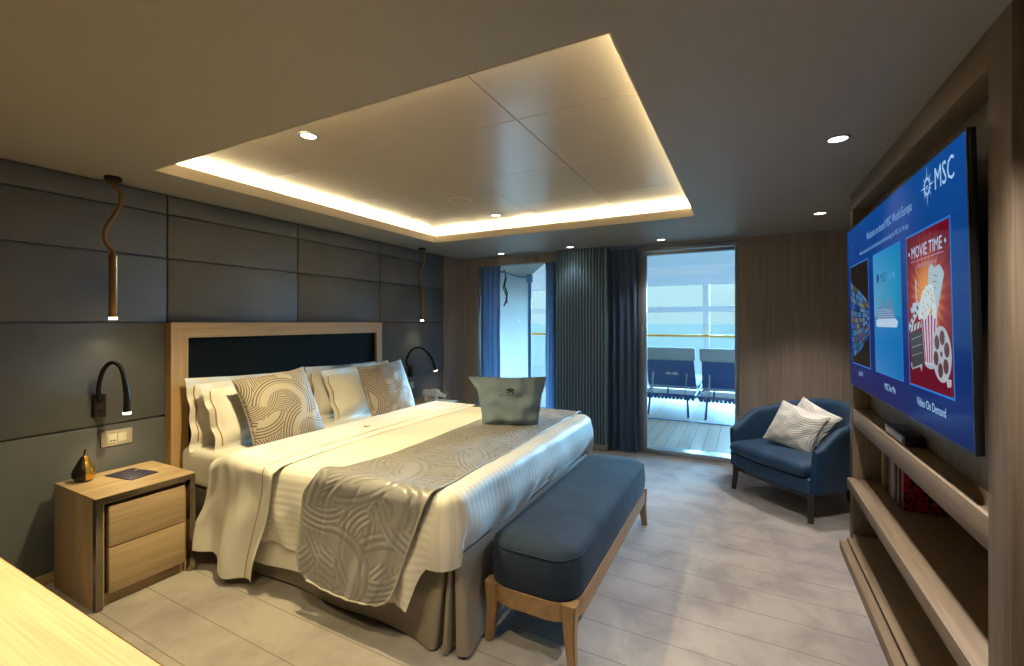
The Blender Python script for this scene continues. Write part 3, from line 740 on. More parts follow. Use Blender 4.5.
for p0, p1, r in (((.142, 0, .046), (.165, 0, .092), .009), ((.118, 0, .062), (.126, 0, .088), .007)): tube(bm, [p0, p1], r, 6, rfun=lambda s, r=r: r * (1 - .92 * s))
for y in (-.014, .014): tube(bm, [(.078, y, .095), (.074, y * 1.5, .120)], .006, 6, rfun=lambda s: .007 * (1 - .8 * s))
tube(bm, [(-.104, 0, .09), (-.115, 0, .06)], .004, 6)
part('body', bm, M_rhino, t, smooth=0)

# ------------------------------------------------------------------ headboard
t = thing('headboard', 'oak framed headboard with a dark navy padded panel on the slate wall', 'headboard', (XL, 2.46, 0))
hy0, hy1, hz = 1.53, 3.40, 1.40; fw = .10; hx0, hx1 = XL + .001, XL + .075
bm = BM(); prism(bm, [(hy0, .0), (hy0 + fw, .0), (hy0 + fw, hz - fw), (hy0, hz)], hx0, hx1, 'YZ'); part('side_post', bm, W_head, t, smooth=0)
bm = BM(); prism(bm, [(hy1, .0), (hy1 - fw * .7, .0), (hy1 - fw * .7, hz - fw), (hy1, hz)], hx0, hx1, 'YZ'); part('side_post', bm, W_head, t, smooth=0)
bm = BM(); prism(bm, [(hy0, hz), (hy0 + fw, hz - fw), (hy1 - fw * .7, hz - fw), (hy1, hz)], hx0, hx1, 'YZ'); part('top_rail', bm, W_head_y, t, smooth=0)
part('padded_panel', box(BM(), hx0, hx1 - .025, hy0 + fw, hy1 - fw * .7, .3, hz - fw, .006, 2), M_navy_panel, t)

# ------------------------------------------------------------------ bed
BX0, BX1, BY0, BY1 = -3.235, -1.10, 1.575, 3.395
bed = thing('bed', 'large double bed with grey base, white mattress and taupe skirt', 'bed', ((BX0 + BX1) / 2, (BY0 + BY1) / 2, 0))
part('base', box(BM(), BX0, BX1 - .02, BY0 + .03, BY1 - .03, .10, .36, .02, 3), M_bedbase, bed)
for x in (BX0 + .15, BX1 - .2):
    for y in (BY0 + .2, BY1 - .2): part('leg', box(BM(), x, x + .06, y, y + .06, 0, .10, .004), M_dark, bed)
part('mattress', box(BM(), BX0, BX1, BY0, BY1, .365, .60, .045, 4), M_sheet, bed)
# skirt: near side, pleated corner, foot, far side
def resample(P, step):
    out = []
    for i in range(len(P) - 1):
        a, b_ = Vector(P[i]), Vector(P[i + 1]); k = max(1, int((b_ - a).length / step))
        for j in range(k): out.append(a + (b_ - a) * j / k)
    out.append(Vector(P[-1])); return out
top = [(-2.95, 1.585), (-1.20, 1.585), (-1.15, 1.584), (-1.14, 1.588), (-1.139, 1.60), (-1.13, 1.60), (-1.129, 1.588), (-1.115, 1.588), (-1.114, 1.60), (-1.105, 1.60), (-1.104, 1.588), (-1.088, 1.594), (-1.082, 1.62), (-1.082, 3.36), (-1.12, 3.40), (-2.95, 3.40)]
bot = [(-2.95, 1.565), (-1.30, 1.555), (-1.19, 1.525), (-1.165, 1.54), (-1.165, 1.65), (-1.14, 1.65), (-1.135, 1.54), (-1.105, 1.53), (-1.10, 1.65), (-1.075, 1.65), (-1.07, 1.545), (-1.01, 1.56), (-1.03, 1.68), (-1.065, 3.36), (-1.12, 3.42), (-2.95, 3.42)]
def rs2(A, B, step=.02):
    TA, TB = [], []
    for i in range(len(A) - 1):
        a, b_, c, d_ = Vector(A[i]), Vector(A[i + 1]), Vector(B[i]), Vector(B[i + 1]); k = max(3, int((d_ - c).length / step))
        for j in range(k): TA.append(a.lerp(b_, j / k)); TB.append(c.lerp(d_, j / k))
    TA.append(Vector(A[-1])); TB.append(Vector(B[-1])); return TA, TB
TA, TB = rs2(top, bot)
# smooth rows
def smooth_row(P, it=2):
    for _ in range(it): P = [P[0]] + [(P[i - 1] + P[i] * 2 + P[i + 1]) / 4 for i in range(1, len(P) - 1)] + [P[-1]]
    return P
TA = smooth_row(TA, 1); TB = smooth_row(TB, 1)
N = len(TA)
def fs(u, v):
    i = min(N - 1, int(round(u * (N - 1)))); k = (1 - v) ** .8; p = TA[i].lerp(TB[i], k)
    wv = .006 * math.sin(p.x * 9 + p.y * 7) * k
    return (p.x, p.y - wv, .012 + (.40 - .012) * v + (.006 * math.sin(p.x * 11) if v == 0 else 0))
part('skirt', grid(BM(), N, 14, fs), M_skirt, bed, smooth=60, label='taupe bed skirt with a corner pleat')

def cross(tau, y0, y1, zt, r, flare=0.03):
    """(y,z) for arc-length coordinate tau; 0 at the near end of the flat top."""
    L = y1 - y0 - 2 * r; q = r * PI / 2
    if tau < 0:
        a = -tau
        if a < q: th = a / r; return y0 + r - r * math.sin(th), zt - r * (1 - math.cos(th))
        d_ = a - q; return y0 - flare * d_, zt - r - d_
    if tau > L:
        a = tau - L
        if a < q: th = a / r; return y1 - r + r * math.sin(th), zt - r * (1 - math.cos(th))
        d_ = a - q; return y1 + flare * d_, zt - r - d_
    return y0 + r + tau, zt
# lower sheet peeking below the duvet on the near side
def fl(u, v):
    x = -2.50 + 1.16 * u; zb = .105 + .05 * u + .012 * math.sin(x * 9)
    z = zb + (.44 - zb) * v
    return (x, 1.532 - .012 * (1 - v) + .006 * math.sin(x * 14 + z * 5), z)
bm = grid(BM(), 60, 14, fl); part('flat_sheet', bm, M_sheet, bed, smooth=60, label='white flat sheet hanging below the duvet')

# duvet
DY0, DY1, DXF, DZ, DR = 1.505, 3.455, -1.062, .675, .060
def zbot(x, side):
    if side == 'near':
        if x < -1.42: return .245 + .012 * math.sin(x * 17)
        if x < -1.18: return .245 - .075 * sm(-1.42, -1.33, x) + .17 * sm(-1.265, -1.185, x)
        return .36
    return .25
def duvet():
    bm = BM(); uvl = bm.loops.layers.uv.verify()
    # perimeter stations: (px,py, nx,ny, zb, u, vtop)
    st = []; xs0 = -2.60
    n1 = 70
    for i in range(n1):
        x = xs0 + (DXF - .09 - xs0) * i / (n1 - 1); st.append((x, DY0, 0, -1, zbot(x, 'near'), x, 'n'))
    for k in range(1, 8):
        a = R(-90 + 90 * k / 8); cx, cy = DXF - .09, DY0 + .09
        st.append((cx + .09 * math.cos(a), cy + .09 * math.sin(a), math.cos(a), math.sin(a), .362 + .01 * k / 8, cx + .09 * k / 8, 'c'))
    n2 = 70
    for i in range(n2):
        y = DY0 + .09 + (DY1 - .18 - DY0) * i / (n2 - 1); st.append((DXF, y, 1, 0, .375 + .012 * math.sin(y * 8), DXF, 'f'))
    for k in range(1, 8):
        a = R(90 * k / 8); cx, cy = DXF - .09, DY1 - .09
        st.append((cx + .09 * math.cos(a), cy + .09 * math.sin(a), math.cos(a), math.sin(a), .37, DXF, 'c'))
    for i in range(40):
        x = DXF - .09 + (xs0 - DXF + .09) * i / 39; st.append((x, DY1, 0, 1, .25, x, 'b'))
    NT, NS = 16, 16   # inner rings, side rings
    rows = []
    for (px, py, nx, ny, zb, uu, sd) in st:
        row = []
        cxm = min(px, DXF - .55); cym = (DY0 + DY1) / 2
        ex, ey = px - nx * DR, py - ny * DR
        for j in range(NT):       # from centre to edge of flat top
            k = (j / NT) ** .75
            x = cxm + (ex - cxm) * k; y = cym + (ey - cym) * k
            edge = 1 - k
            z = DZ - .035 * sm(-1.5, -2.4, x) + .018 * sm(0, .5, edge) + .008 * nz(x * 4, y * 4, 1) + .004 * nz(x * 12, y * 12, 3)
            row.append(((x, y, z), (x, y)))
        H = DZ - DR - zb; tot = DR * PI / 2 + H
        for j in range(NS + 1):
            a = tot * j / NS; q_ = DR * PI / 2
            if a < q_: th = a / DR; o_, z = DR * math.sin(th) - DR, DZ - DR * (1 - math.cos(th))
            else: o_, z = .02 * math.sin(PI * min(1, (a - q_) / max(H, .01))) , DZ - DR - (a - q_)
            if sd == 'f': o_ += .010 * math.sin(py * 26 + 2 * math.sin(py * 5)) * sm(DZ - .1, zb, z) * .5 + .012 * nz(py * 5, z * 6, 9) - .045 * sm(.55, .38, z)
            if sd == 'n': o_ += (.012 * math.sin(px * 30 + z * 6) + .012 * nz(px * 9, z * 9, 4)) * sm(.62, .3, z)
            if sd == 'n' and px > -1.36: o_ += .02 * sm(.5, .2, z)
            x = px + nx * o_; y = py + ny * o_
            z -= .035 * sm(-1.5, -2.4, px) * sm(zb, DZ - .1, z)
            if sd == 'n' and px > -1.36: x += -.03 * sm(.6, .2, z) * sm(-1.36, -1.15, px)
            uv = {'n': (px, DY0 - a), 'b': (px, DY1 + a), 'f': (px + a, py), 'c': (px + a, py)}[sd]
            row.append(((x, y, z), uv))
        rows.append(row)
    V = [[bm.verts.new(p[0]) for p in r_] for r_ in rows]
    for i in range(len(V) - 1):
        for j in range(len(V[0]) - 1):
            try: q_ = bm.faces.new((V[i][j], V[i + 1][j], V[i + 1][j + 1], V[i][j + 1]))
            except ValueError: continue
            for l, (a, b_) in zip(q_.loops, ((i, j), (i + 1, j), (i + 1, j + 1), (i, j + 1))): l[uvl].uv = rows[a][b_][1]
    bmesh.ops.remove_doubles(bm, verts=bm.verts, dist=.0004)
    return single('duvet', bm, M_duvet, 'white striped damask duvet covering the bed down to its foot', 'duvet', smooth=70)
duv = duvet()
from mathutils.bvhtree import BVHTree
_bv = BVHTree.FromPolygons([v.co + duv.location for v in duv.data.vertices], [tuple(p.vertices) for p in duv.data.polygons])
def on_duvet(x, y, zdef):
    h_ = _bv.ray_cast(Vector((x, y, 1.2)), Vector((0, 0, -1)))
    return h_[0].z if h_[0] is not None else zdef

# folded top sheet with ochre line
def sheet_pt(u, v):
    """u across x (0 head .. 1 foot side), v from near hem to far hem"""
    tn, tf = -(DR * PI / 2 + .55), (DY1 - DY0 - 2 * DR) + DR * PI / 2 + .30
    tau = tn + (tf - tn) * v
    hang = max(0, -tau - .06) / .55
    x = -2.74 + .60 * u
    x += -.10 * hang * u - .05 * hang * (1 - u)     # hem swings towards the head
    if hang > 0: x += .02 * math.sin(hang * 5)
    zt = .606 + .056 * sm(-2.74, -2.58, x)
    y, z = cross(tau, DY0 - .022 - .02 * (u), DY1 + .02, zt, DR, .05)
    if hang > 0:
        y += -(.028 * math.sin(u * 11 + 1.2) * sm(.15, 1, hang)) - .02 * sm(.2, 1, hang) + .008 * nz(u * 8, hang * 3)
        z += .035 * sm(.5, 1, hang) * math.sin(u * 6.5 + .8) * (1 - u) + .08 * hang * (1 - sm(.15, .72, u))
    else:
        k_ = sm(DR * -1.2, .12, tau) * sm(DY1 - DY0 - 2 * DR + .07, DY1 - DY0 - 2 * DR - .10, tau)
        if x > -2.56 and k_ > 0: z = z * (1 - k_ * sm(-2.56, -2.5, x)) + (on_duvet(x, y, z) + .006 * sm(1, .9, u) + .003) * k_ * sm(-2.56, -2.5, x)
        z += .004 * nz(x * 7, y * 5, 2)
    return Vector((x, y, max(z, .035)))
ts = thing('top_sheet', 'white top sheet folded back over the duvet with an ochre stitched line', 'bed sheet', (-2.5, 2.48, .69))
bm = grid(BM(), 50, 120, sheet_pt); part('folded_sheet', bm, M_sheet, ts, smooth=70)
bm = BM()
def stl(u, v):
    p = sheet_pt(.855 + .009 * u, v); hang = v < .2
    a = sheet_pt(.85, v); b_ = sheet_pt(.85, min(1, v + .01)); c = sheet_pt(.87, v)
    nrm = (c - a).cross(b_ - a).normalized()
    return p + nrm * .0022
part('stitched_line', grid(bm, 3, 160, stl), M_ochre, ts, smooth=70, label='ochre stitched line')
bm = text_bm('*', .05, 'CENTER'); bm.free()
t_em = BM()
for k in range(6): a = k * PI / 3; box(t_em, -.003, .003, -.014, .014, 0, .0012); 
for v in t_em.verts: pass
t_em.free(); t_em = BM()
lathe(t_em, [(.001, 0), (.014, 0), (.014, .0012), (.001, .0012)], 0, 0, 0, 8); box(t_em, -.02, .02, -.026, -.018, 0, .0012)
for v in t_em.verts: v.co = Vector((-v.co.y, v.co.x, v.co.z)) + Vector((-2.37, 2.32, on_duvet(-2.37, 2.32, .67) + .0125))
part('monogram', t_em, M_ochre, ts, label='small ochre embroidered crest')

# runner
def run_pt(u, v, off=0.0):
    tn, tf = -(DR * PI / 2 + .455), (DY1 - DY0 - 2 * DR) + DR * PI / 2 + .42
    tau = tn + (tf - tn) * v; hang = max(0, -tau - .05) / .5
    xl = -1.845 + .14 * sm(-.05, .40, tau) - .03 * sm(0.6, 1.8, tau) if tau > 0 else -1.842 - .075 * sm(0, .25, hang) - .02 * hang
    xr = -1.17 - .01 * sm(0, 1.8, tau) if tau > 0 else -1.17 - .18 * hang
    # rounded corners of the hem
    e = sm(.80, 1.0, hang); cr = .08 * (1 - math.sqrt(max(0, 1 - ((hang - .80) / .20) ** 2))) if hang > .80 else 0
    xl += cr; xr -= cr
    x = xl + (xr - xl) * u
    y, z = cross(tau, DY0 - .030, DY1 + .03, DZ + .014, DR, .03)
    if tau <= 0:
        y -= .018 * sm(.1, 1, hang) + .010 * nz(x * 6, hang * 4, 7) * hang + .006 * math.sin(u * 5 * 2 * PI) * hang * .5 + off
        z += -.02 * math.sin(PI * u) * sm(.8, 1, hang) + .0
    else:
        k = sm(0, .10, tau) * sm(0, .10, (DY1 - DY0 - 2 * DR) - tau)
        z = z * (1 - k) + (on_duvet(x, y, z) + .0035 + .005 * sm(0, .06, u) * sm(1, .94, u)) * k + off
    # quilted channels
    qd = abs(math.sin(u * 4.5 * PI)); dpt = .006 * math.exp(-(qd * 6) ** 2)
    if tau <= 0: y += dpt
    else: z -= dpt
    return Vector((x, y, z))
tr = thing('bed_runner', 'silver grey quilted bed runner with an interlaced arc pattern across the bed foot', 'bed runner', (-1.55, 2.48, .70))
def run_uv(u, v): return (u * .56, v * 2.9)
bm = grid(BM(), 74, 240, run_pt, run_uv)
part('quilted_panel', bm, M_runner, tr, smooth=70)
bm = BM()
loop = [run_pt(0, v / 100, .001) for v in range(100, -1, -1)] + [run_pt(u / 30, 0, .001) for u in range(1, 31)] + [run_pt(1, v / 100, .001) for v in range(1, 101)]
part('piping', tube(bm, loop, .005, 6), M_runner_edge, tr, smooth=60)

# ------------------------------------------------------------------ pillows
def pillow_bm(w, h, t, flange=0.0, pinch=.03, seed=0, sag=0.0, nu=30):
    bm = BM(); uvl = bm.loops.layers.uv.verify()
    W2, H2 = w / 2, h / 2
    def P(a, b_, side):
        # a,b in -1..1
        iw, ih = W2 - flange, H2 - flange
        ox = a * W2 * (1 - pinch * (1 - b_ * b_) * abs(a) ** 3 * 1.6); oz = b_ * H2 * (1 - pinch * (1 - a * a) * abs(b_) ** 3 * 1.6)
        fa = min(1, abs(ox) / iw) if iw > 0 else 1; fb = min(1, abs(oz) / ih)
        prof = (max(0, 1 - fa ** 2.6) ** .55) * (max(0, 1 - fb ** 2.6) ** .55)
        y = side * t / 2 * prof
        if prof > 0: y += side * .008 * nz(a * 3 + seed, b_ * 3, seed) * (prof > .05)
        if flange: y += .010 * math.sin(b_ * 9 + seed) * (1 - min(1, prof * 3)) * (fa >= .97) + .008 * math.sin(a * 8 + seed) * (fb >= .97)
        z = oz - sag * prof * .0
        return Vector((ox, y, z))
    lv = {}
    for side in (-1, 1):
        V = []
        for i in range(nu + 1):
            col = []
            for j in range(nu + 1):
                a = -1 + 2 * i / nu; b_ = -1 + 2 * j / nu
                a = math.copysign(abs(a) ** .85, a) if a else 0; b_ = math.copysign(abs(b_) ** .85, b_) if b_ else 0
                edge = i in (0, nu) or j in (0, nu)
                if edge and (i, j) in lv: col.append(lv[(i, j)]); continue
                vv = bm.verts.new(P(a, b_, side)); 
                if edge: lv[(i, j)] = vv
                col.append(vv)
            V.append(col)
        for i in range(nu):
            for j in range(nu):
                q_ = (V[i][j], V[i + 1][j], V[i + 1][j + 1], V[i][j + 1])
                fc = bm.faces.new(q_ if side == -1 else tuple(reversed(q_)))
                for l in fc.loops: l[uvl].uv = (l.vert.co.x + side * .3, l.vert.co.z)
    return bm
def border_path(w, h, inset, y, n=20, pinch=.03):
    pts = []
    W2, H2 = w / 2, h / 2
    def q(a, b_):
        return Vector((a * W2 * (1 - pinch * (1 - b_ * b_) * abs(a) ** 3 * 1.6) * (1 - inset / W2), y, b_ * H2 * (1 - pinch * (1 - a * a) * abs(b_) ** 3 * 1.6) * (1 - inset / H2)))
    for k in range(n): pts.append(q(-1, 1 - 2 * k / n))
    for k in range(n): pts.append(q(-1 + 2 * k / n, -1))
    for k in range(n): pts.append(q(1, -1 + 2 * k / n))
    for k in range(n + 1): pts.append(q(1 - 2 * k / n, 1))
    return pts
# white pillows
def white_pillow(label, loc, rot):
    t = thing('pillow', label, 'pillow', loc, rot, group='white pillows against the headboard', world=False)
    part('pillow_case', pillow_bm(.76, .47, .17, .055, .02, 3), M_sheet, t, smooth=75, recalc=False)
    for sx in (-1, 1):
        x = sx * .3305
        bm = tube(BM(), [(x, -.0035 + .010 * math.sin(k / 24 * .76 * 9 + 3), k / 24 * .76 * .235) for k in range(-24, 25)], .0036, 6)
        part('stitched_line', bm, M_ochre, t, label='ochre stitched line along the border')
    return t
wp = white_pillow('white pillow at the back left, closest to the near nightstand', (-3.135, 1.95, .800), (R(-12), R(2), R(90)))
dup(wp, (-2.99, 1.99, .800), (R(-20), R(-2), R(91)), 'white pillow in front on the left, behind the left patterned pillow')
dup(wp, (-3.135, 2.84, .800), (R(-12), R(1), R(89)), 'white pillow at the back right, against the right half of the headboard')
dup(wp, (-2.99, 2.91, .800), (R(-20), R(-2), R(90)), 'white pillow in front on the right, behind the right patterned pillow')
def deco(label, loc, rot, m_, s=.50, name='throw_pillow', cat='cushion', group='patterned throw pillows', t_=.15, beads=True, pm=None):
    t = thing(name, label, cat, loc, rot, group=group, world=False)
    part('cushion_cover', pillow_bm(s, s, t_, 0, .05, 5), m_, t, smooth=75, recalc=False)
    bm = BM(); P = border_path(s, s, 0, 0, 26, .05)
    tube(bm, P, .004, 6, rfun=lambda k: .0035 + .0022 * (int(k * 208) % 2))
    part('beaded_edge', bm, pm or M_runner_edge, t)
    return t
deco('square beige and brown arc-patterned throw pillow, left one on the bed', (-2.79, 1.975, .825), (R(-24), R(-5), R(86)), M_deco, .50)
deco('square beige and brown arc-patterned throw pillow, right one on the bed', (-2.79, 2.995, .812), (R(-22), R(-3), R(84)), M_deco2, .49)

# ------------------------------------------------------------------ canvas bag
bag = thing('canvas_bag', 'pale grey-green canvas bag with a dark crest standing on the bed runner', 'bag', (-1.435, 2.735, .700), (0, 0, R(27)), world=False)
def bag_pt(side):
    def f(u, v):
        # u: left-right, v: bottom-top
        wb, wt = .385, .50
        w_ = wb + (wt - wb) * (v ** 1.5)
        xx = (u - .5) * w_
        if v > .72: xx += (-.045 * (1 - u) ** 5) * (v - .72) / .28
        ht = .322 + .004 * math.sin(u * 7 + 1)
        z = v * ht
        dep = .062 * (1 - v * .75) * (max(0, 1 - (2 * u - 1) ** 4) ** .5) * min(1, (v * 9) ** .5 if v > 0 else 0)
        y = side * dep + .022 * nz(u * 4 + side, v * 4) + .008 * nz(u * 9, v * 3 + u * 5, 3) + .012 * math.sin(u * 9 + v * 7) * v * (1 - v) * 2
        if v == 0: y = side * .03 * max(0, 1 - (2 * u - 1) ** 4) ** .5
        return (xx, y, z)
    return f
bm = BM(); grid(bm, 34, 26, bag_pt(-1)); grid(bm, 34, 26, bag_pt(1))
grid(bm, 34, 3, lambda u, v: ((u - .5) * .385, .03 * (2 * v - 1) * max(0, 1 - (2 * u - 1) ** 4) ** .5, 0))
bmesh.ops.remove_doubles(bm, verts=bm.verts, dist=.006)
part('bag_body', bm, M_bag, bag, smooth=75)
def stick(bm, dx, dz, yy): # lay flat text (xy) on bag front (xz)
    for v in bm.verts: 
        x, z = v.co.x + dx, v.co.y + dz
        v.co = Vector((x, yy(x, z), z))
    return bm
fb = bag_pt(-1)
def yy(x, z):
    v = max(.02, min(.98, z / .325)); w_ = .385 + .115 * v ** 1.5; u = max(0.01, min(.99, x / w_ + .5)); return fb(u, v)[1] - .0035
em = BM()
lathe(em, [(.001, 0), (.010, 0), (.010, .001)], 0, 0, 0, 12)
for s in (-1, 1):
    for dx, dy, r in ((.019, .004, .008), (.017, -.016, .006), (.008, .014, .005)): lathe(em, [(.001, 0), (r, 0), (r, .001)], s * dx, dy, 0, 10)
box(em, -.008, .008, -.012, -.006, 0, .001)
for v in em.verts: v.co.z = 0
part('crest', stick(em, .0, .235, yy), M_print, bag, smooth=0, label='dark brown crest print', recalc=False)
tb = text_bm('MSC YACHT CLUB', .018, 'CENTER', width=1.05); part('lettering', stick(tb, 0, .196, yy), M_print, bag, smooth=0, recalc=False, label='dark brown printed lettering')
tb = text_bm('LAUNDRY', .009, 'CENTER'); part('lettering', stick(tb, 0, .182, yy), M_print, bag, smooth=0, recalc=False)

# ------------------------------------------------------------------ bench
bx0, bx1, by0, by1 = -1.02, -.60, 1.69, 3.20
bn = thing('bench', 'long grey-blue velvet bench on an oak frame at the foot of the bed', 'bench', ((bx0 + bx1) / 2, (by0 + by1) / 2, 0))
def rrect(x0, x1, y0, y1, r, n=8):
    P = []
    for cx, cy, a0_ in ((x1 - r, y1 - r, 0), (x0 + r, y1 - r, 90), (x0 + r, y0 + r, 180), (x1 - r, y0 + r, 270)):
        for k in range(n + 1): a = R(a0_ + 90 * k / n); P.append((cx + r * math.cos(a), cy + r * math.sin(a)))
    return P
bm = BM(); rings = []
def ringz(ins, z, r): 
    P = rrect(bx0 + ins, bx1 - ins, by0 + ins, by1 - ins, max(.02, r - ins)); return [bm.verts.new((x, y, z)) for x, y in P]
prof = [(.03, .235), (.006, .25), (.0, .28), (-.004, .34), (.0, .40), (.006, .425), (.018, .442), (.04, .452), (.09, .458), (.15, .462), (.19, .463)]
for ins, z in prof: rings.append(ringz(ins, z, .12 if ins < .12 else .16))
for i in range(len(rings) - 1):
    n = len(rings[0])
    for k in range(n): bm.faces.new((rings[i][k], rings[i][(k + 1) % n], rings[i + 1][(k + 1) % n], rings[i + 1][k]))
bm.faces.new(rings[-1]); bm.faces.new(list(reversed(rings[0])))
cu = part('seat_cushion', bm, M_velvet, bn, smooth=60)
bm = tube(BM(), [(x, y, .428) for x, y in rrect(bx0 + .004, bx1 - .004, by0 + .004, by1 - .004, .12)] + [(bx1 - .004, by1 - .12, .428)], .0028, 6); part('piping', bm, M_velvet, cu)
bm = BM(); out = rrect(bx0 - .002, bx1 + .002, by0 - .002, by1 + .002, .13, 10); inn = rrect(bx0 + .028, bx1 - .028, by0 + .028, by1 - .028, .10, 10)
n = len(out); L4 = [[bm.verts.new((x, y, z)) for x, y in P] for P, z in ((out, .185), (out, .262), (inn, .262), (inn, .185))]
for a in range(4):
    A, B = L4[a], L4[(a + 1) % 4]
    for k in range(n): bm.faces.new((A[k], A[(k + 1) % n], B[(k + 1) % n], B[k]))
part('apron', bm, W_bench_y, bn, smooth=40)
for sx, sy in ((-1, -1), (1, -1), (-1, 1), (1, 1)):
    x = bx0 + .03 if sx < 0 else bx1 - .03; y = by0 + .035 if sy < 0 else by1 - .035
    bm = BM()
    def q(zz, w_): return [bm.verts.new((x + sx * dx * w_ + sx * (.014 * (zz < .1)), y + sy * dy * w_ + sy * .012 * (zz < .1), zz)) for dx, dy in ((1, 1), (-1, 1), (-1, -1), (1, -1))]
    rs = [q(0, .017), q(.14, .024), q(.262, .031)]
    for i in range(2):
        for k in range(4): bm.faces.new((rs[i][k], rs[i][(k + 1) % 4], rs[i + 1][(k + 1) % 4], rs[i + 1][k]))
    bm.faces.new(rs[0]); bm.faces.new(rs[2])
    bmesh.ops.recalc_face_normals(bm, faces=bm.faces)
    bmesh.ops.bevel(bm, geom=[e for e in bm.edges if abs(e.verts[0].co.z - e.verts[1].co.z) > .05], offset=.006, segments=2, affect='EDGES')
    part('leg', bm, W_bench_z, bn, smooth=40)

# ------------------------------------------------------------------ armchair (local, front = -y)
ch = thing('armchair', 'petrol blue velvet tub armchair with dark legs in the corner by the wooden wall', 'armchair', (.36, 4.18, 0), (0, 0, R(-45)), world=False)
def chpath(s):
    """s 0..1 along U from left front round the back to right front; returns point, outward normal"""
    r = .375; st = .27; Ltot = 2 * st + PI * r; d_ = s * Ltot
    if d_ < st: return Vector((-r, -.28 + d_, 0)), Vector((-1, 0, 0))
    if d_ > Ltot - st: return Vector((r, -.28 + (Ltot - d_), 0)), Vector((1, 0, 0))
    a = PI - (d_ - st) / r; return Vector((r * math.cos(a), -.01 + r * .95 * math.sin(a), 0)), Vector((math.cos(a), math.sin(a), 0))
bm = BM(); NS_ = 60; rings = []
for i in range(NS_ + 1):
    s = i / NS_; p, nr = chpath(s); e = min(s, 1 - s)
    zt = .50 + .15 * sm(-.02, .16, e) + .12 * sm(.12, .5, e)
    zb = .205; lean = .05 * sm(.15, .5, e)
    th = .034 * (1 if e > .03 else .55 + .45 * math.sqrt(max(0, 1 - (1 - e / .03) ** 2)))
    ring_ = []
    prof = [(-th, zb), (-th, zb + .1), (-th, zt - .05), (-th * .85, zt - .018), (-th * .4, zt - .002), (th * .4, zt), (th * .9, zt - .016), (th, zt - .05), (th, zb + .1), (th, zb)]
    for o_, z in prof:
        k = (z - zb) / (zt - zb); ring_.append(bm.verts.new(p + nr * (o_ + lean * k - .02 * (1 - k)) + Vector((0, 0, z))))
    rings.append(ring_)
for i in range(NS_):
    for k in range(10): bm.faces.new((rings[i][k], rings[i][(k + 1) % 10], rings[i + 1][(k + 1) % 10], rings[i + 1][k]))
bm.faces.new(rings[0]); bm.faces.new(rings[-1])
part('backrest', bm, M_chair, ch, smooth=60)
# lower seat shell
def seatpoly(ins, front, bulge=.03, n=12):
    r = .36 - ins; P = []
    for k in range(n + 1): a = PI * k / n; P.append((r * math.cos(a), -.01 + r * .95 * math.sin(a)))
    for k in range(n + 1): u = k / n; P.append((-r + 2 * r * u, front - bulge * math.sin(PI * u)))
    return P
def loft(bm, polys, caps=True):
    rs = [[bm.verts.new((x, y, z)) for x, y in P] for P, z in polys]; n = len(rs[0])
    for i in range(len(rs) - 1):
        for k in range(n): bm.faces.new((rs[i][k], rs[i][(k + 1) % n], rs[i + 1][(k + 1) % n], rs[i + 1][k]))
    bm.faces.new(list(reversed(rs[0]))); bm.faces.new(rs[-1]); return bm
part('seat_base', loft(BM(), [(seatpoly(.02, -.275), .19), (seatpoly(.0, -.30), .205), (seatpoly(.0, -.305), .30), (seatpoly(.02, -.28), .31)]), M_chair, ch, smooth=50)
part('seat_cushion', loft(BM(), [(seatpoly(.045, -.29), .305), (seatpoly(.03, -.325, .035), .32), (seatpoly(.026, -.335, .035), .355), (seatpoly(.03, -.325, .035), .39), (seatpoly(.05, -.30, .03), .41), (seatpoly(.12, -.22, .03), .425)]), M_chair, ch, smooth=60)
part('base_rail', loft(BM(), [(seatpoly(.03, -.25, 0), .145), (seatpoly(.03, -.25, 0), .19)]), M_darkwood, ch, smooth=40)
for sx, y in ((-1, -.27), (1, -.27), (-1, .20), (1, .20)):
    xx = sx * (.335 if y < 0 else .27); bm = BM(); h_ = .26 if y < 0 else .19
    tube(bm, [(xx, y, h_), (xx + sx * .003, y - .0, h_ / 2), (xx + sx * .012, y + (-.012 if y < 0 else .03), 0)], .02, 4, rfun=lambda s: .034 - .010 * s)
    part('leg', bm, M_darkwood, ch, smooth=20)
deco('ivory cushion with fine arc pattern in front on the blue armchair', (.355, 4.16, .570), (R(-30), R(14), R(-28)), M_cush, .35, 'chair_cushion', 'cushion', 'ivory cushions on the armchair', .12, pm=M_sheet)
deco('ivory cushion behind the other one on the blue armchair', (.47, 4.34, .575), (R(-22), R(22), R(-38)), M_cush, .33, 'chair_cushion', 'cushion', 'ivory cushions on the armchair', .11, pm=M_sheet)

# ------------------------------------------------------------------ desk
dk = thing('desk', 'pale oak desk top in the foreground at the lower left', 'desk', (-2.0, .05, 0))
part('desktop', box(BM(), -3.30, -.72, -.33, .447, .715, .75, .002), W_desk, dk)
part('edge_band', box(BM(), -3.30, -.72, .447, .4495, .715, .7485), M_bronze, dk)
for x in (-3.27, -.78): part('side_panel', box(BM(), x, x + .04, -.30, .40, 0, .715, .003), W_desk, dk)
part('modesty_panel', box(BM(), -3.23, -.78, -.30, -.27, .2, .715), W_desk, dk)

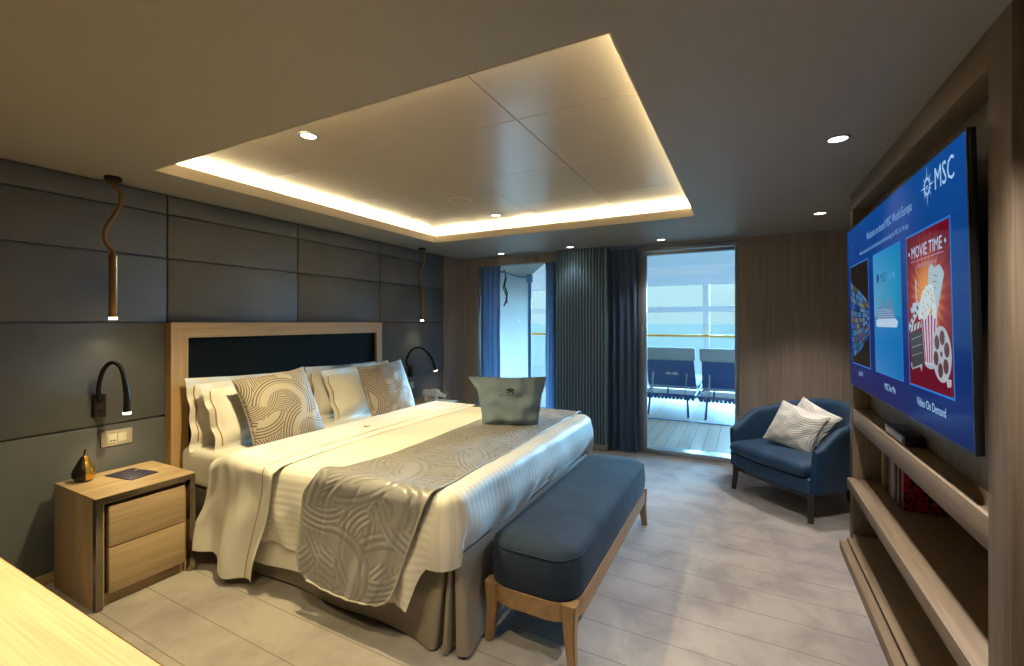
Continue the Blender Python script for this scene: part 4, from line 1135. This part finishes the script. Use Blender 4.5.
# ------------------------------------------------------------------ shelving unit
ux = .61; uy0, uy1 = 1.62, 3.625; xb = .98
un = thing('shelving_unit', 'tall oak wall unit with open shelves framing the television', 'shelving', (ux, 2.62, 0))
part('side_panel', box(BM(), ux, xb, uy0, 1.746, 0, HC, .002), W_unit_z, un)
part('side_panel', box(BM(), ux, xb, 3.53, uy1, 0, HC, .002), W_unit_z, un)
part('top_beam', box(BM(), ux, xb, 1.746, 3.53, 2.12, HC, .002), W_unit_y, un)
part('tv_back_panel', box(BM(), .70, .72, 1.746, 3.53, .84, 2.12), W_unit_z, un)
part('back_panel', box(BM(), xb - .02, xb, 1.746, 3.53, .0, .84), W_unit_z, un)
part('shelf', box(BM(), ux, .72, 1.746, 3.53, .752, .85, .002), W_unit_y, un)
part('shelf', box(BM(), .72, xb - .02, 1.746, 3.53, .80, .84), W_unit_y, un)
part('shelf', box(BM(), ux - .032, xb - .02, 1.746, 3.53, .350, .412, .002), W_unit_y, un)
part('shelf', box(BM(), ux, xb - .02, 1.746, 3.53, .0, .055, .002), W_unit_y, un)
part('plinth', box(BM(), .520, .560, 1.50, 3.40, .0, .056, .002), W_unit_y, un)
part('plinth', box(BM(), .568, .608, 1.50, 3.46, .0, .056, .002), W_unit_y, un)

# books on middle shelf
bks = [(3.447, 3.402, (.42, .38, .10), .235, 'yellow-green spined book at the far end of the row'), (3.400, 3.335, (.045, .008, .010), .245, 'very dark red book, second from the far end of the row'),
       (3.333, 3.258, (.28, .015, .03), .24, 'bright red book between the dark red and the teal one'), (3.256, 3.188, (.20, .30, .29), .235, 'teal and cream spined book in the middle of the row'),
       (3.186, 3.160, (.06, .02, .02), .24, 'thin brown book beside the teal one'), (3.158, 3.115, (.40, .40, .06), .238, 'lime yellow spined book right of the thin brown one'),
       (3.113, 3.080, (.015, .022, .035), .245, 'dark navy book beside the lime yellow one'), (3.078, 3.030, (.02, .008, .014), .25, 'black book with a crimson scroll pattern on its cover, nearest in the row')]
def book_mats(i, c):
    if i in (1, 2, 3, 7):
        m, nt, b = new_mat('book_cover_%d' % i)
        tc = nt.nodes.new('ShaderNodeTexCoord'); wv = nt.nodes.new('ShaderNodeTexNoise'); wv.inputs['Scale'].default_value = 26 if i == 7 else 30; wv.inputs['Distortion'].default_value = 3.2; wv.inputs['Detail'].default_value = 1
        nt.links.new(tc.outputs['Object'], wv.inputs['Vector'])
        r = nt.nodes.new('ShaderNodeValToRGB'); r.color_ramp.interpolation = 'CONSTANT'
        c2 = {7: (.50, .008, .05), 1: (.20, .18, .14), 2: (.45, .05, .07), 3: (.60, .55, .42)}[i]
        r.color_ramp.elements[0].color = (*c, 1); r.color_ramp.elements[1].color = (*c2, 1); r.color_ramp.elements[1].position = .50 if i == 7 else .56
        nt.links.new(wv.outputs['Fac'], r.inputs['Fac']); nt.links.new(r.outputs['Color'], b.inputs['Base Color']); b.inputs['Roughness'].default_value = .45
        return m
    return mat('book_cover_%d' % i, c, .5)
for i, (ya, yb, c, hh, lab) in enumerate(bks):
    x0, x1, z0 = .735 + .003 * (i % 3), .895, .413
    t = thing('book', lab, 'book', ((x0 + x1) / 2, (ya + yb) / 2, z0), group='books on the middle shelf')
    bm = BM(); box(bm, x0, x1, yb, yb + .003, z0, z0 + hh, .0006, 1); box(bm, x0, x1, ya - .003, ya, z0, z0 + hh, .0006, 1); box(bm, x0, x0 + .003, yb, ya, z0, z0 + hh, .0008, 1)
    part('cover', bm, book_mats(i, c), t)
    part('pages', box(BM(), x0 + .004, x1 - .004, yb + .0035, ya - .0035, z0 + .003, z0 + hh - .003), M_paper, t)
# media box on upper ledge
t = thing('media_box', 'small black media box on the wooden ledge under the television', 'media box', (.655, 2.70, .851))
part('housing', box(BM(), .622, .698, 2.545, 2.86, .854, .898, .006, 2), M_plastic_b, t)
part('foot', box(BM(), .63, .69, 2.56, 2.85, .851, .856), M_dark, t)
part('front_window', box(BM(), .6205, .6225, 2.57, 2.83, .862, .890), mat('smoked_front', (.02, .02, .022), .08), t)

# ------------------------------------------------------------------ television
# local: x = right on screen, y = up, z = out of the screen
TW, TH_ = 1.735, .962
tv = thing('television', 'large black flat television on the shelving unit showing a blue menu screen', 'television', (.585, 2.6425, 1.491), world=False)
Mx = Matrix(((0, 0, -1), (-1, 0, 0), (0, 1, 0)))      # columns: X->(0,-1,0), Y->(0,0,1), Z->(-1,0,0)
tv.rotation_euler = (Mx @ Matrix.Rotation(R(1.2), 3, 'X')).to_euler()
part('casing', box(BM(), -TW / 2, TW / 2, -TH_ / 2, TH_ / 2, -.022, -.0015, .005, 2), M_plastic_b, tv)
bm = BM(); e = .008
box(bm, -TW / 2, TW / 2, -TH_ / 2, -TH_ / 2 + e, -.004, .001); box(bm, -TW / 2, TW / 2, TH_ / 2 - e, TH_ / 2, -.004, .001); box(bm, -TW / 2, -TW / 2 + e, -TH_ / 2 + e, TH_ / 2 - e, -.004, .001); box(bm, TW / 2 - e, TW / 2, -TH_ / 2 + e, TH_ / 2 - e, -.004, .001)
part('bezel', bm, M_plastic_b, tv)
part('wall_bracket', box(BM(), -.25, .25, -.18, .18, -.095, -.022, .004), M_dark, tv)
part('status_light', box(BM(), -.06, -.03, -TH_ / 2 - .008, -TH_ / 2, -.016, -.006), M_dark, tv)
m, nt, b = new_mat('screen_blue'); b.inputs['Base Color'].default_value = (.004, .004, .005, 1); b.inputs['Roughness'].default_value = .12; b.inputs['Specular IOR Level'].default_value = .02
tc = nt.nodes.new('ShaderNodeTexCoord'); sp = nt.nodes.new('ShaderNodeSeparateXYZ'); nt.links.new(tc.outputs['Object'], sp.inputs[0])
r = nt.nodes.new('ShaderNodeValToRGB'); fac = M_(nt, 'ADD', M_(nt, 'MULTIPLY_ADD', sp.outputs[1], 1.0, .5), M_(nt, 'MULTIPLY', sp.outputs[0], .10)); nt.links.new(fac, r.inputs['Fac'])
r.color_ramp.elements[0].color = (.008, .014, .115, 1); r.color_ramp.elements[1].color = (.0, .072, .34, 1)
el = r.color_ramp.elements.new(.45); el.color = (.002, .030, .20, 1)
nt.links.new(r.outputs['Color'], b.inputs['Emission Color']); b.inputs['Emission Strength'].default_value = .8
scr = part('screen', box(BM(), -TW / 2 + e, TW / 2 - e, -TH_ / 2 + e, TH_ / 2 - e, -.003, .0), m, tv)
_em = {}
def em(c, s=1.0):
    k = (tuple(c), s)
    if k not in _em:
        mm = emit_mat('screen_%d' % len(_em), c, s); mm.node_tree.nodes['Principled BSDF'].inputs['Roughness'].default_value = .15; mm.node_tree.nodes['Principled BSDF'].inputs['Specular IOR Level'].default_value = .02; _em[k] = mm
    return _em[k]
ZL = [0.0]
def flat(pts, z):
    bm_ = BM(); vs = [bm_.verts.new((x, y, z)) for x, y in pts]; bm_.faces.new(vs); return bm_
def addflat(bm_, pts, z):
    vs = [bm_.verts.new((x, y, z)) for x, y in pts]; f_ = bm_.faces.new(vs)
    f_.normal_update()
    if f_.normal.z < 0: f_.normal_flip()
def rect(x0, x1, y0, y1): return [(x0, y0), (x1, y0), (x1, y1), (x0, y1)]
def Y2X(y): return 2.6325 - y
def Z2Y(z): return z - 1.494
def scrpart(name, bm_, c, s=1.0, lab=None, parent=scr): return part(name, bm_, em(c, s) if not isinstance(c, bpy.types.Material) else c, parent, smooth=0, label=lab, recalc=False)
def txt(s, x, y, size, c, z=.0012, align='LEFT', width=1.0, name='lettering', rot=0):
    b_ = text_bm(s, size, align, width=width); xf(b_, Matrix.Translation((x, y, z)) @ Matrix.Rotation(rot, 4, 'Z')); return scrpart(name, b_, c)
TX = (.36, .58, .80)
txt('Welcome on board MSC World Europa', Y2X(2.99), Z2Y(1.842), .056, (.22, .40, .66), width=.80)
txt('Make the most of your cruise experience by downloading the MSC for Me app', Y2X(3.16), Z2Y(1.782), .032, (.20, .36, .64), width=.835)
txt('12:45', Y2X(3.41), Z2Y(1.855), .030, (.05, .12, .34)); txt('Mon 27', Y2X(3.41), Z2Y(1.79), .026, (.04, .10, .30))
# MSC logo with compass rose
txt('MSC', Y2X(2.022), Z2Y(1.856), .108, TX, width=.80)
bm = BM(); cx, cy = Y2X(2.090), Z2Y(1.888)
for k in range(16):
    a = 2 * PI * k / 16; L_ = .074 if k % 4 == 0 else (.056 if k % 2 == 0 else .043)
    addflat(bm, [(cx + .022 * math.cos(a - .16), cy + .022 * math.sin(a - .16)), (cx + L_ * math.cos(a), cy + L_ * math.sin(a)), (cx + .022 * math.cos(a + .16), cy + .022 * math.sin(a + .16))], .0012)
for k in range(24):
    a, b_ = 2 * PI * k / 24, 2 * PI * (k + 1) / 24
    addflat(bm, [(cx + .026 * math.cos(a), cy + .026 * math.sin(a)), (cx + .030 * math.cos(a), cy + .030 * math.sin(a)), (cx + .030 * math.cos(b_), cy + .030 * math.sin(b_)), (cx + .026 * math.cos(b_), cy + .026 * math.sin(b_))], .0013)
scrpart('logo', bm, TX)
txt('m', cx, cy - .012, .034, TX, z=.0016, align='CENTER')
tz0, tz1 = Z2Y(1.160), Z2Y(1.740)
tiles = [(Y2X(3.417), Y2X(2.979)), (Y2X(2.866), Y2X(2.425)), (Y2X(2.335), Y2X(1.905))]
bm = BM()
for i, (a, b_) in enumerate(tiles): addflat(bm, rect(a - .007, b_ + .007, tz0 - .007, tz1 + .007), .0006)
scrpart('tile_outline', bm, (.02, .17, .55))
# tile 1: curved video wall
a, b_ = tiles[0]
pal = [(.012, .008, .006), (.015, .07, .26), (.02, .12, .34), (.04, .18, .40), (.16, .05, .02), (.16, .12, .04), (.01, .03, .14), (.03, .08, .07), (.10, .18, .30)]
bm = BM(); NC, NR = 9, 11; us, vs_ = [], []
for k in range(NC): us += [(k + .04) / NC, (k + .94) / NC]
us = [0] + us + [1]
for k in range(NR): vs_ += [(k + .05) / NR, (k + .92) / NR]
def vw(u, v):
    lo = .05 + .42 * (1 - (1 - u) ** 1.6) * 1.0 * (1 - u * .45); hi = .80 - .42 * (1 - (1 - u) ** 1.3) * .62
    lo = .06 + .26 * u ** 1.2; hi = .86 - .26 * u ** .8
    return (a + (b_ - a) * u, tz0 + (tz1 - tz0) * (lo + (hi - lo) * v - .03 * math.sin(PI * u) * (1 - 2 * v)), .0010)
rowsv = [[bm.verts.new((a + (b_ - a) * u, tz0, .0010)) for u in us]] + [[bm.verts.new(vw(u, v)) for u in us] for v in vs_] + [[bm.verts.new((a + (b_ - a) * u, tz1, .0010)) for u in us]]
for j in range(len(rowsv) - 1):
    for i in range(len(us) - 1):
        fc = bm.faces.new((rowsv[j][i], rowsv[j][i + 1], rowsv[j + 1][i + 1], rowsv[j + 1][i]))
        fc.material_index = random.randrange(1, len(pal)) if (j % 2 == 1 and i % 2 == 1 and j < len(rowsv) - 1) else 0
part('picture_tile', bm, [em(c) for c in pal], scr, smooth=0, recalc=False)
txt('Live TV', (a + b_) / 2 - .01, Z2Y(1.095), .040, TX, align='CENTER', width=.8)
# tile 2: ship on calm sea
a, b_ = tiles[1]
m, nt, bb = new_mat('screen_sea'); bb.inputs['Base Color'].default_value = (0, 0, 0, 1); bb.inputs['Roughness'].default_value = .15; bb.inputs['Specular IOR Level'].default_value = .02
tc = nt.nodes.new('ShaderNodeTexCoord'); sp = nt.nodes.new('ShaderNodeSeparateXYZ'); nt.links.new(tc.outputs['Object'], sp.inputs[0])
r = nt.nodes.new('ShaderNodeValToRGB'); nt.links.new(M_(nt, 'DIVIDE', M_(nt, 'SUBTRACT', sp.outputs[1], tz0), tz1 - tz0), r.inputs['Fac'])
r.color_ramp.elements[0].color = (.05, .26, .62, 1); r.color_ramp.elements[1].color = (.05, .33, .68, 1)
for p_, c_ in ((.25, (.015, .22, .62, 1)), (.46, (.06, .28, .62, 1)), (.475, (.15, .42, .66, 1)), (.75, (.10, .40, .66, 1))):
    el = r.color_ramp.elements.new(p_); el.color = c_
r2 = nt.nodes.new('ShaderNodeMix'); r2.data_type = 'RGBA'; nt.links.new(M_(nt, 'DIVIDE', M_(nt, 'SUBTRACT', sp.outputs[0], a), b_ - a), r2.inputs[0])
nt.links.new(r.outputs['Color'], r2.inputs[6]); hs = nt.nodes.new('ShaderNodeHueSaturation'); hs.inputs['Value'].default_value = .85; hs.inputs['Saturation'].default_value = 1.3; nt.links.new(r.outputs['Color'], hs.inputs['Color']); nt.links.new(hs.outputs['Color'], r2.inputs[7])
nt.links.new(r2.outputs[2], bb.inputs['Emission Color']); bb.inputs['Emission Strength'].default_value = .75
scrpart('picture_tile', flat(rect(a, b_, tz0, tz1), .0010), m)
txt('MSC', a + .135, tz1 - .145, .062, (.02, .06, .22), z=.0018, width=.8); txt('for Me', a + .27, tz1 - .140, .048, (.10, .30, .60), z=.0018, width=.75)
bm = BM(); cx, cy = a + .085, tz1 - .120
for k in range(12):
    an = 2 * PI * k / 12; L_ = .045 if k % 3 == 0 else .030
    addflat(bm, [(cx + .018 * math.cos(an - .2), cy + .018 * math.sin(an - .2)), (cx + L_ * math.cos(an), cy + L_ * math.sin(an)), (cx + .018 * math.cos(an + .2), cy + .018 * math.sin(an + .2))], .0018)
addflat(bm, [(cx + .02 * math.cos(k * PI / 8), cy + .02 * math.sin(k * PI / 8)) for k in range(16)], .0019)
scrpart('logo', bm, (.02, .06, .22))
sx_, sy_ = a + .035, tz0 + .225
def ship(pts): return [(sx_ + x * .36, sy_ + y * .36) for x, y in pts]
bm = BM(); addflat(bm, ship([(0, .08), (.02, -.01), (.95, -.01), (1.0, .06), (.9, .10), (.1, .10)]), .0018); scrpart('ship_picture', bm, (.42, .56, .70))
bm = BM(); addflat(bm, ship([(.04, .10), (.9, .10), (.82, .20), (.74, .27), (.60, .28), (.55, .22), (.35, .22), (.30, .27), (.12, .25), (.06, .18)]), .0018)
addflat(bm, ship([(.28, .27), (.32, .33), (.44, .33), (.46, .22)]), .0017); addflat(bm, ship([(.60, .27), (.64, .34), (.74, .35), (.78, .26)]), .0017); scrpart('ship_picture', bm, (.12, .20, .34))
bm = BM()
for k in range(4): addflat(bm, ship([(.08, .12 + .03 * k), (.84 - .04 * k, .12 + .03 * k), (.84 - .04 * k, .13 + .03 * k), (.08, .13 + .03 * k)]), .0020)
scrpart('ship_picture', bm, (.30, .42, .58))
txt('MSC for Me', (a + b_) / 2 + .02, Z2Y(1.085), .044, TX, align='CENTER', width=.8)
# tile 3: movie time
a, b_ = tiles[2]; W3 = b_ - a; H3 = tz1 - tz0
m, nt, bb = new_mat('screen_red'); bb.inputs['Base Color'].default_value = (0, 0, 0, 1); bb.inputs['Roughness'].default_value = .15; bb.inputs['Specular IOR Level'].default_value = .02
tc = nt.nodes.new('ShaderNodeTexCoord'); sp = nt.nodes.new('ShaderNodeSeparateXYZ'); nt.links.new(tc.outputs['Object'], sp.inputs[0])
dx = M_(nt, 'SUBTRACT', sp.outputs[0], a + W3 * .5); dy = M_(nt, 'SUBTRACT', sp.outputs[1], tz0 + H3 * .58)
dd = M_(nt, 'SQRT', M_(nt, 'ADD', M_(nt, 'MULTIPLY', dx, dx), M_(nt, 'MULTIPLY', dy, dy)))
ray_ = M_(nt, 'MULTIPLY', M_(nt, 'SINE', M_(nt, 'MULTIPLY', M_(nt, 'ARCTAN2', dy, dx), 26.0)), .018)
r = nt.nodes.new('ShaderNodeValToRGB'); nt.links.new(M_(nt, 'MULTIPLY', M_(nt, 'ADD', dd, ray_), 3.4), r.inputs['Fac'])
r.color_ramp.elements[0].color = (.60, .22, .05, 1); r.color_ramp.elements[0].position = .25; r.color_ramp.elements[1].color = (.12, .002, .010, 1); r.color_ramp.elements[1].position = .85
el = r.color_ramp.elements.new(.55); el.color = (.26, .02, .012, 1)
nt.links.new(r.outputs['Color'], bb.inputs['Emission Color']); bb.inputs['Emission Strength'].default_value = 1.0
scrpart('picture_tile', flat(rect(a, b_, tz0, tz1), .0010), m)
def T3(x, y): return (a + W3 * x, tz0 + H3 * y)
def poly3(bm_, pts, z): addflat(bm_, [T3(*p) for p in pts], z)
PT = (.38, .55, .74)
txt('\u2022 MOVIE TIME \u2022', a + W3 * .5, tz0 + H3 * .845, .064, PT, z=.0020, align='CENTER', width=.90)
txt('cinema background', a + W3 * .5, tz0 + H3 * .775, .026, (.32, .26, .36), z=.0020, align='CENTER')
bm = BM(); poly3(bm, rect(.12, .88, .822, .827), .0018); scrpart('rule_line', bm, (.30, .25, .36))
def circ(x, y, r_, n=24, asp=W3 / H3): return [(x + r_ * math.cos(2 * PI * k / n), y + r_ * asp * math.sin(2 * PI * k / n)) for k in range(n)]
# cup
bm = BM(); poly3(bm, [(.12, .48), (.38, .48), (.35, .20), (.15, .20)], .0014); scrpart('cup_picture', bm, (.20, .002, .008))
bm = BM(); poly3(bm, [(.08, .52), (.42, .52), (.41, .485), (.09, .485)], .0015); poly3(bm, [(.14, .55), (.36, .55), (.37, .52), (.13, .52)], .0015); poly3(bm, [(.22, .70), (.245, .70), (.26, .55), (.235, .55)], .0015); scrpart('cup_picture', bm, (.36, .46, .58), lab='white lid and straw')
# tickets
bm = BM(); poly3(bm, [(.56, .52), (.72, .48), (.88, .70), (.84, .735), (.78, .76), (.70, .75)], .0015); poly3(bm, [(.50, .52), (.62, .52), (.70, .74), (.62, .78), (.56, .75)], .0016); scrpart('ticket_picture', bm, (.34, .44, .50))
bm = BM()
for k in range(5): poly3(bm, [(.58 + .022 * k, .56 + .035 * k), (.66 + .022 * k, .55 + .035 * k), (.663 + .022 * k, .556 + .035 * k), (.583 + .022 * k, .566 + .035 * k)], .0018)
scrpart('ticket_picture', bm, (.12, .16, .20))
# popcorn bucket
bm = BM(); poly3(bm, [(.36, .47), (.72, .47), (.66, .16), (.42, .16)], .0022); scrpart('popcorn_bucket_picture', bm, (.42, .48, .62))
bm = BM()
for k in range(5):
    t0, t1 = (2 * k + .3) / 10, (2 * k + 1.2) / 10
    poly3(bm, [(.36 + .36 * t0, .465), (.36 + .36 * t1, .465), (.42 + .24 * t1, .17), (.42 + .24 * t0, .17)], .0024)
scrpart('popcorn_bucket_picture', bm, (.35, .005, .010), lab='red stripes')
bm = BM(); poly3(bm, circ(.54, .165, .13, 20, .25), .0021); scrpart('popcorn_bucket_picture', bm, (.36, .38, .48))
bm = BM(); bm2 = BM(); bm3 = BM(); zz_ = .0026
for k in range(46):
    yy_ = random.random(); xx_ = .53 + (random.random() - .5) * .42 * (1 - .55 * yy_); y_ = .455 + .17 * yy_
    zz_ += .00002; poly3(bm, circ(xx_, y_, .038 + .012 * random.random(), 8), zz_)
    if k % 3 == 0: poly3(bm2, circ(xx_ + .01, y_ - .004, .013, 6), zz_ + .0009)
scrpart('popcorn_picture', bm, (.50, .58, .60)); scrpart('popcorn_picture', bm2, (.40, .30, .10), lab='golden kernels')
# clapper
bm = BM(); poly3(bm, [(.06, .34), (.38, .38), (.40, .16), (.10, .11)], .0030); scrpart('clapperboard_picture', bm, (.045, .045, .055))
bm = BM(); poly3(bm, [(.03, .385), (.05, .35), (.37, .39), (.36, .43)], .0031); poly3(bm, [(.03, .40), (.28, .535), (.33, .50), (.06, .365)], .0031); scrpart('clapperboard_picture', bm, (.42, .46, .50), lab='white and black striped clapper sticks')
bm = BM()
for k in range(4):
    x_ = .07 + .085 * k; poly3(bm, [(x_, .392 + .012 * k - .005), (x_ + .035, .395 + .012 * k - .003), (x_ + .01, .355 + .010 * k), (x_ - .02, .352 + .010 * k)], .0033)
    x_ = .07 + .06 * k; yb_ = .405 + .034 * k; poly3(bm, [(x_, yb_ + .012), (x_ + .025, yb_ + .026), (x_ + .055, yb_ + .005), (x_ + .03, yb_ - .010)], .0033)
scrpart('clapperboard_picture', bm, (.03, .03, .04))
bm = BM()
for k in range(3): poly3(bm, [(.10, .30 - .055 * k), (.36, .335 - .055 * k), (.36, .338 - .055 * k), (.10, .304 - .055 * k)], .0033)
poly3(bm, [(.05, .14), (.09, .10), (.30, .13), (.34, .10), (.36, .16), (.20, .165)], .0029); scrpart('clapperboard_picture', bm, (.30, .32, .36))
# reel
def ell(cx_, cy_, rx, ry, n=28): return [(cx_ + rx * math.cos(2 * PI * k / n), cy_ + ry * math.sin(2 * PI * k / n)) for k in range(n)]
bm = BM(); poly3(bm, ell(.80, .235, .195, .165), .0036); poly3(bm, [(.88, .10), (.98, .10), (.97, .06), (.90, .05)], .0035); scrpart('film_reel_picture', bm, (.38, .40, .44))
bm = BM()
for k in range(6):
    an = 2 * PI * k / 6 + .3; poly3(bm, ell(.80 + .115 * math.cos(an), .235 + .098 * math.sin(an), .052, .044, 14), .0040)
poly3(bm, ell(.80, .235, .022, .018, 10), .0040); scrpart('film_reel_picture', bm, (.10, .04, .04), lab='dark holes')
txt('Video On Demand', (a + b_) / 2 + .005, Z2Y(1.085), .046, TX, align='CENTER', width=.80)

# ------------------------------------------------------------------ daylight
wd = bpy.data.worlds.new('world'); scene.world = wd; wd.use_nodes = True; nt = wd.node_tree
bg = nt.nodes['Background']; tc = nt.nodes.new('ShaderNodeTexCoord'); sp = nt.nodes.new('ShaderNodeSeparateXYZ'); nt.links.new(tc.outputs['Generated'], sp.inputs[0])
r = nt.nodes.new('ShaderNodeValToRGB'); nt.links.new(sp.outputs[2], r.inputs['Fac'])
r.color_ramp.elements[0].color = (.58, .64, .67, 1); r.color_ramp.elements[1].color = (.45, .64, .86, 1)
el = r.color_ramp.elements.new(.12); el.color = (.64, .71, .73, 1)
nt.links.new(r.outputs['Color'], bg.inputs['Color']); bg.inputs['Strength'].default_value = 1.8
L = bpy.data.lights.new('daylight', 'SUN'); L.energy = 52.0; L.angle = R(30); L.color = (.42, .69, 1.0)
o = bpy.data.objects.new('daylight', L); COL.objects.link(o); o.rotation_euler = Vector((.16, 1.0, .27)).to_track_quat('Z', 'Y').to_euler()
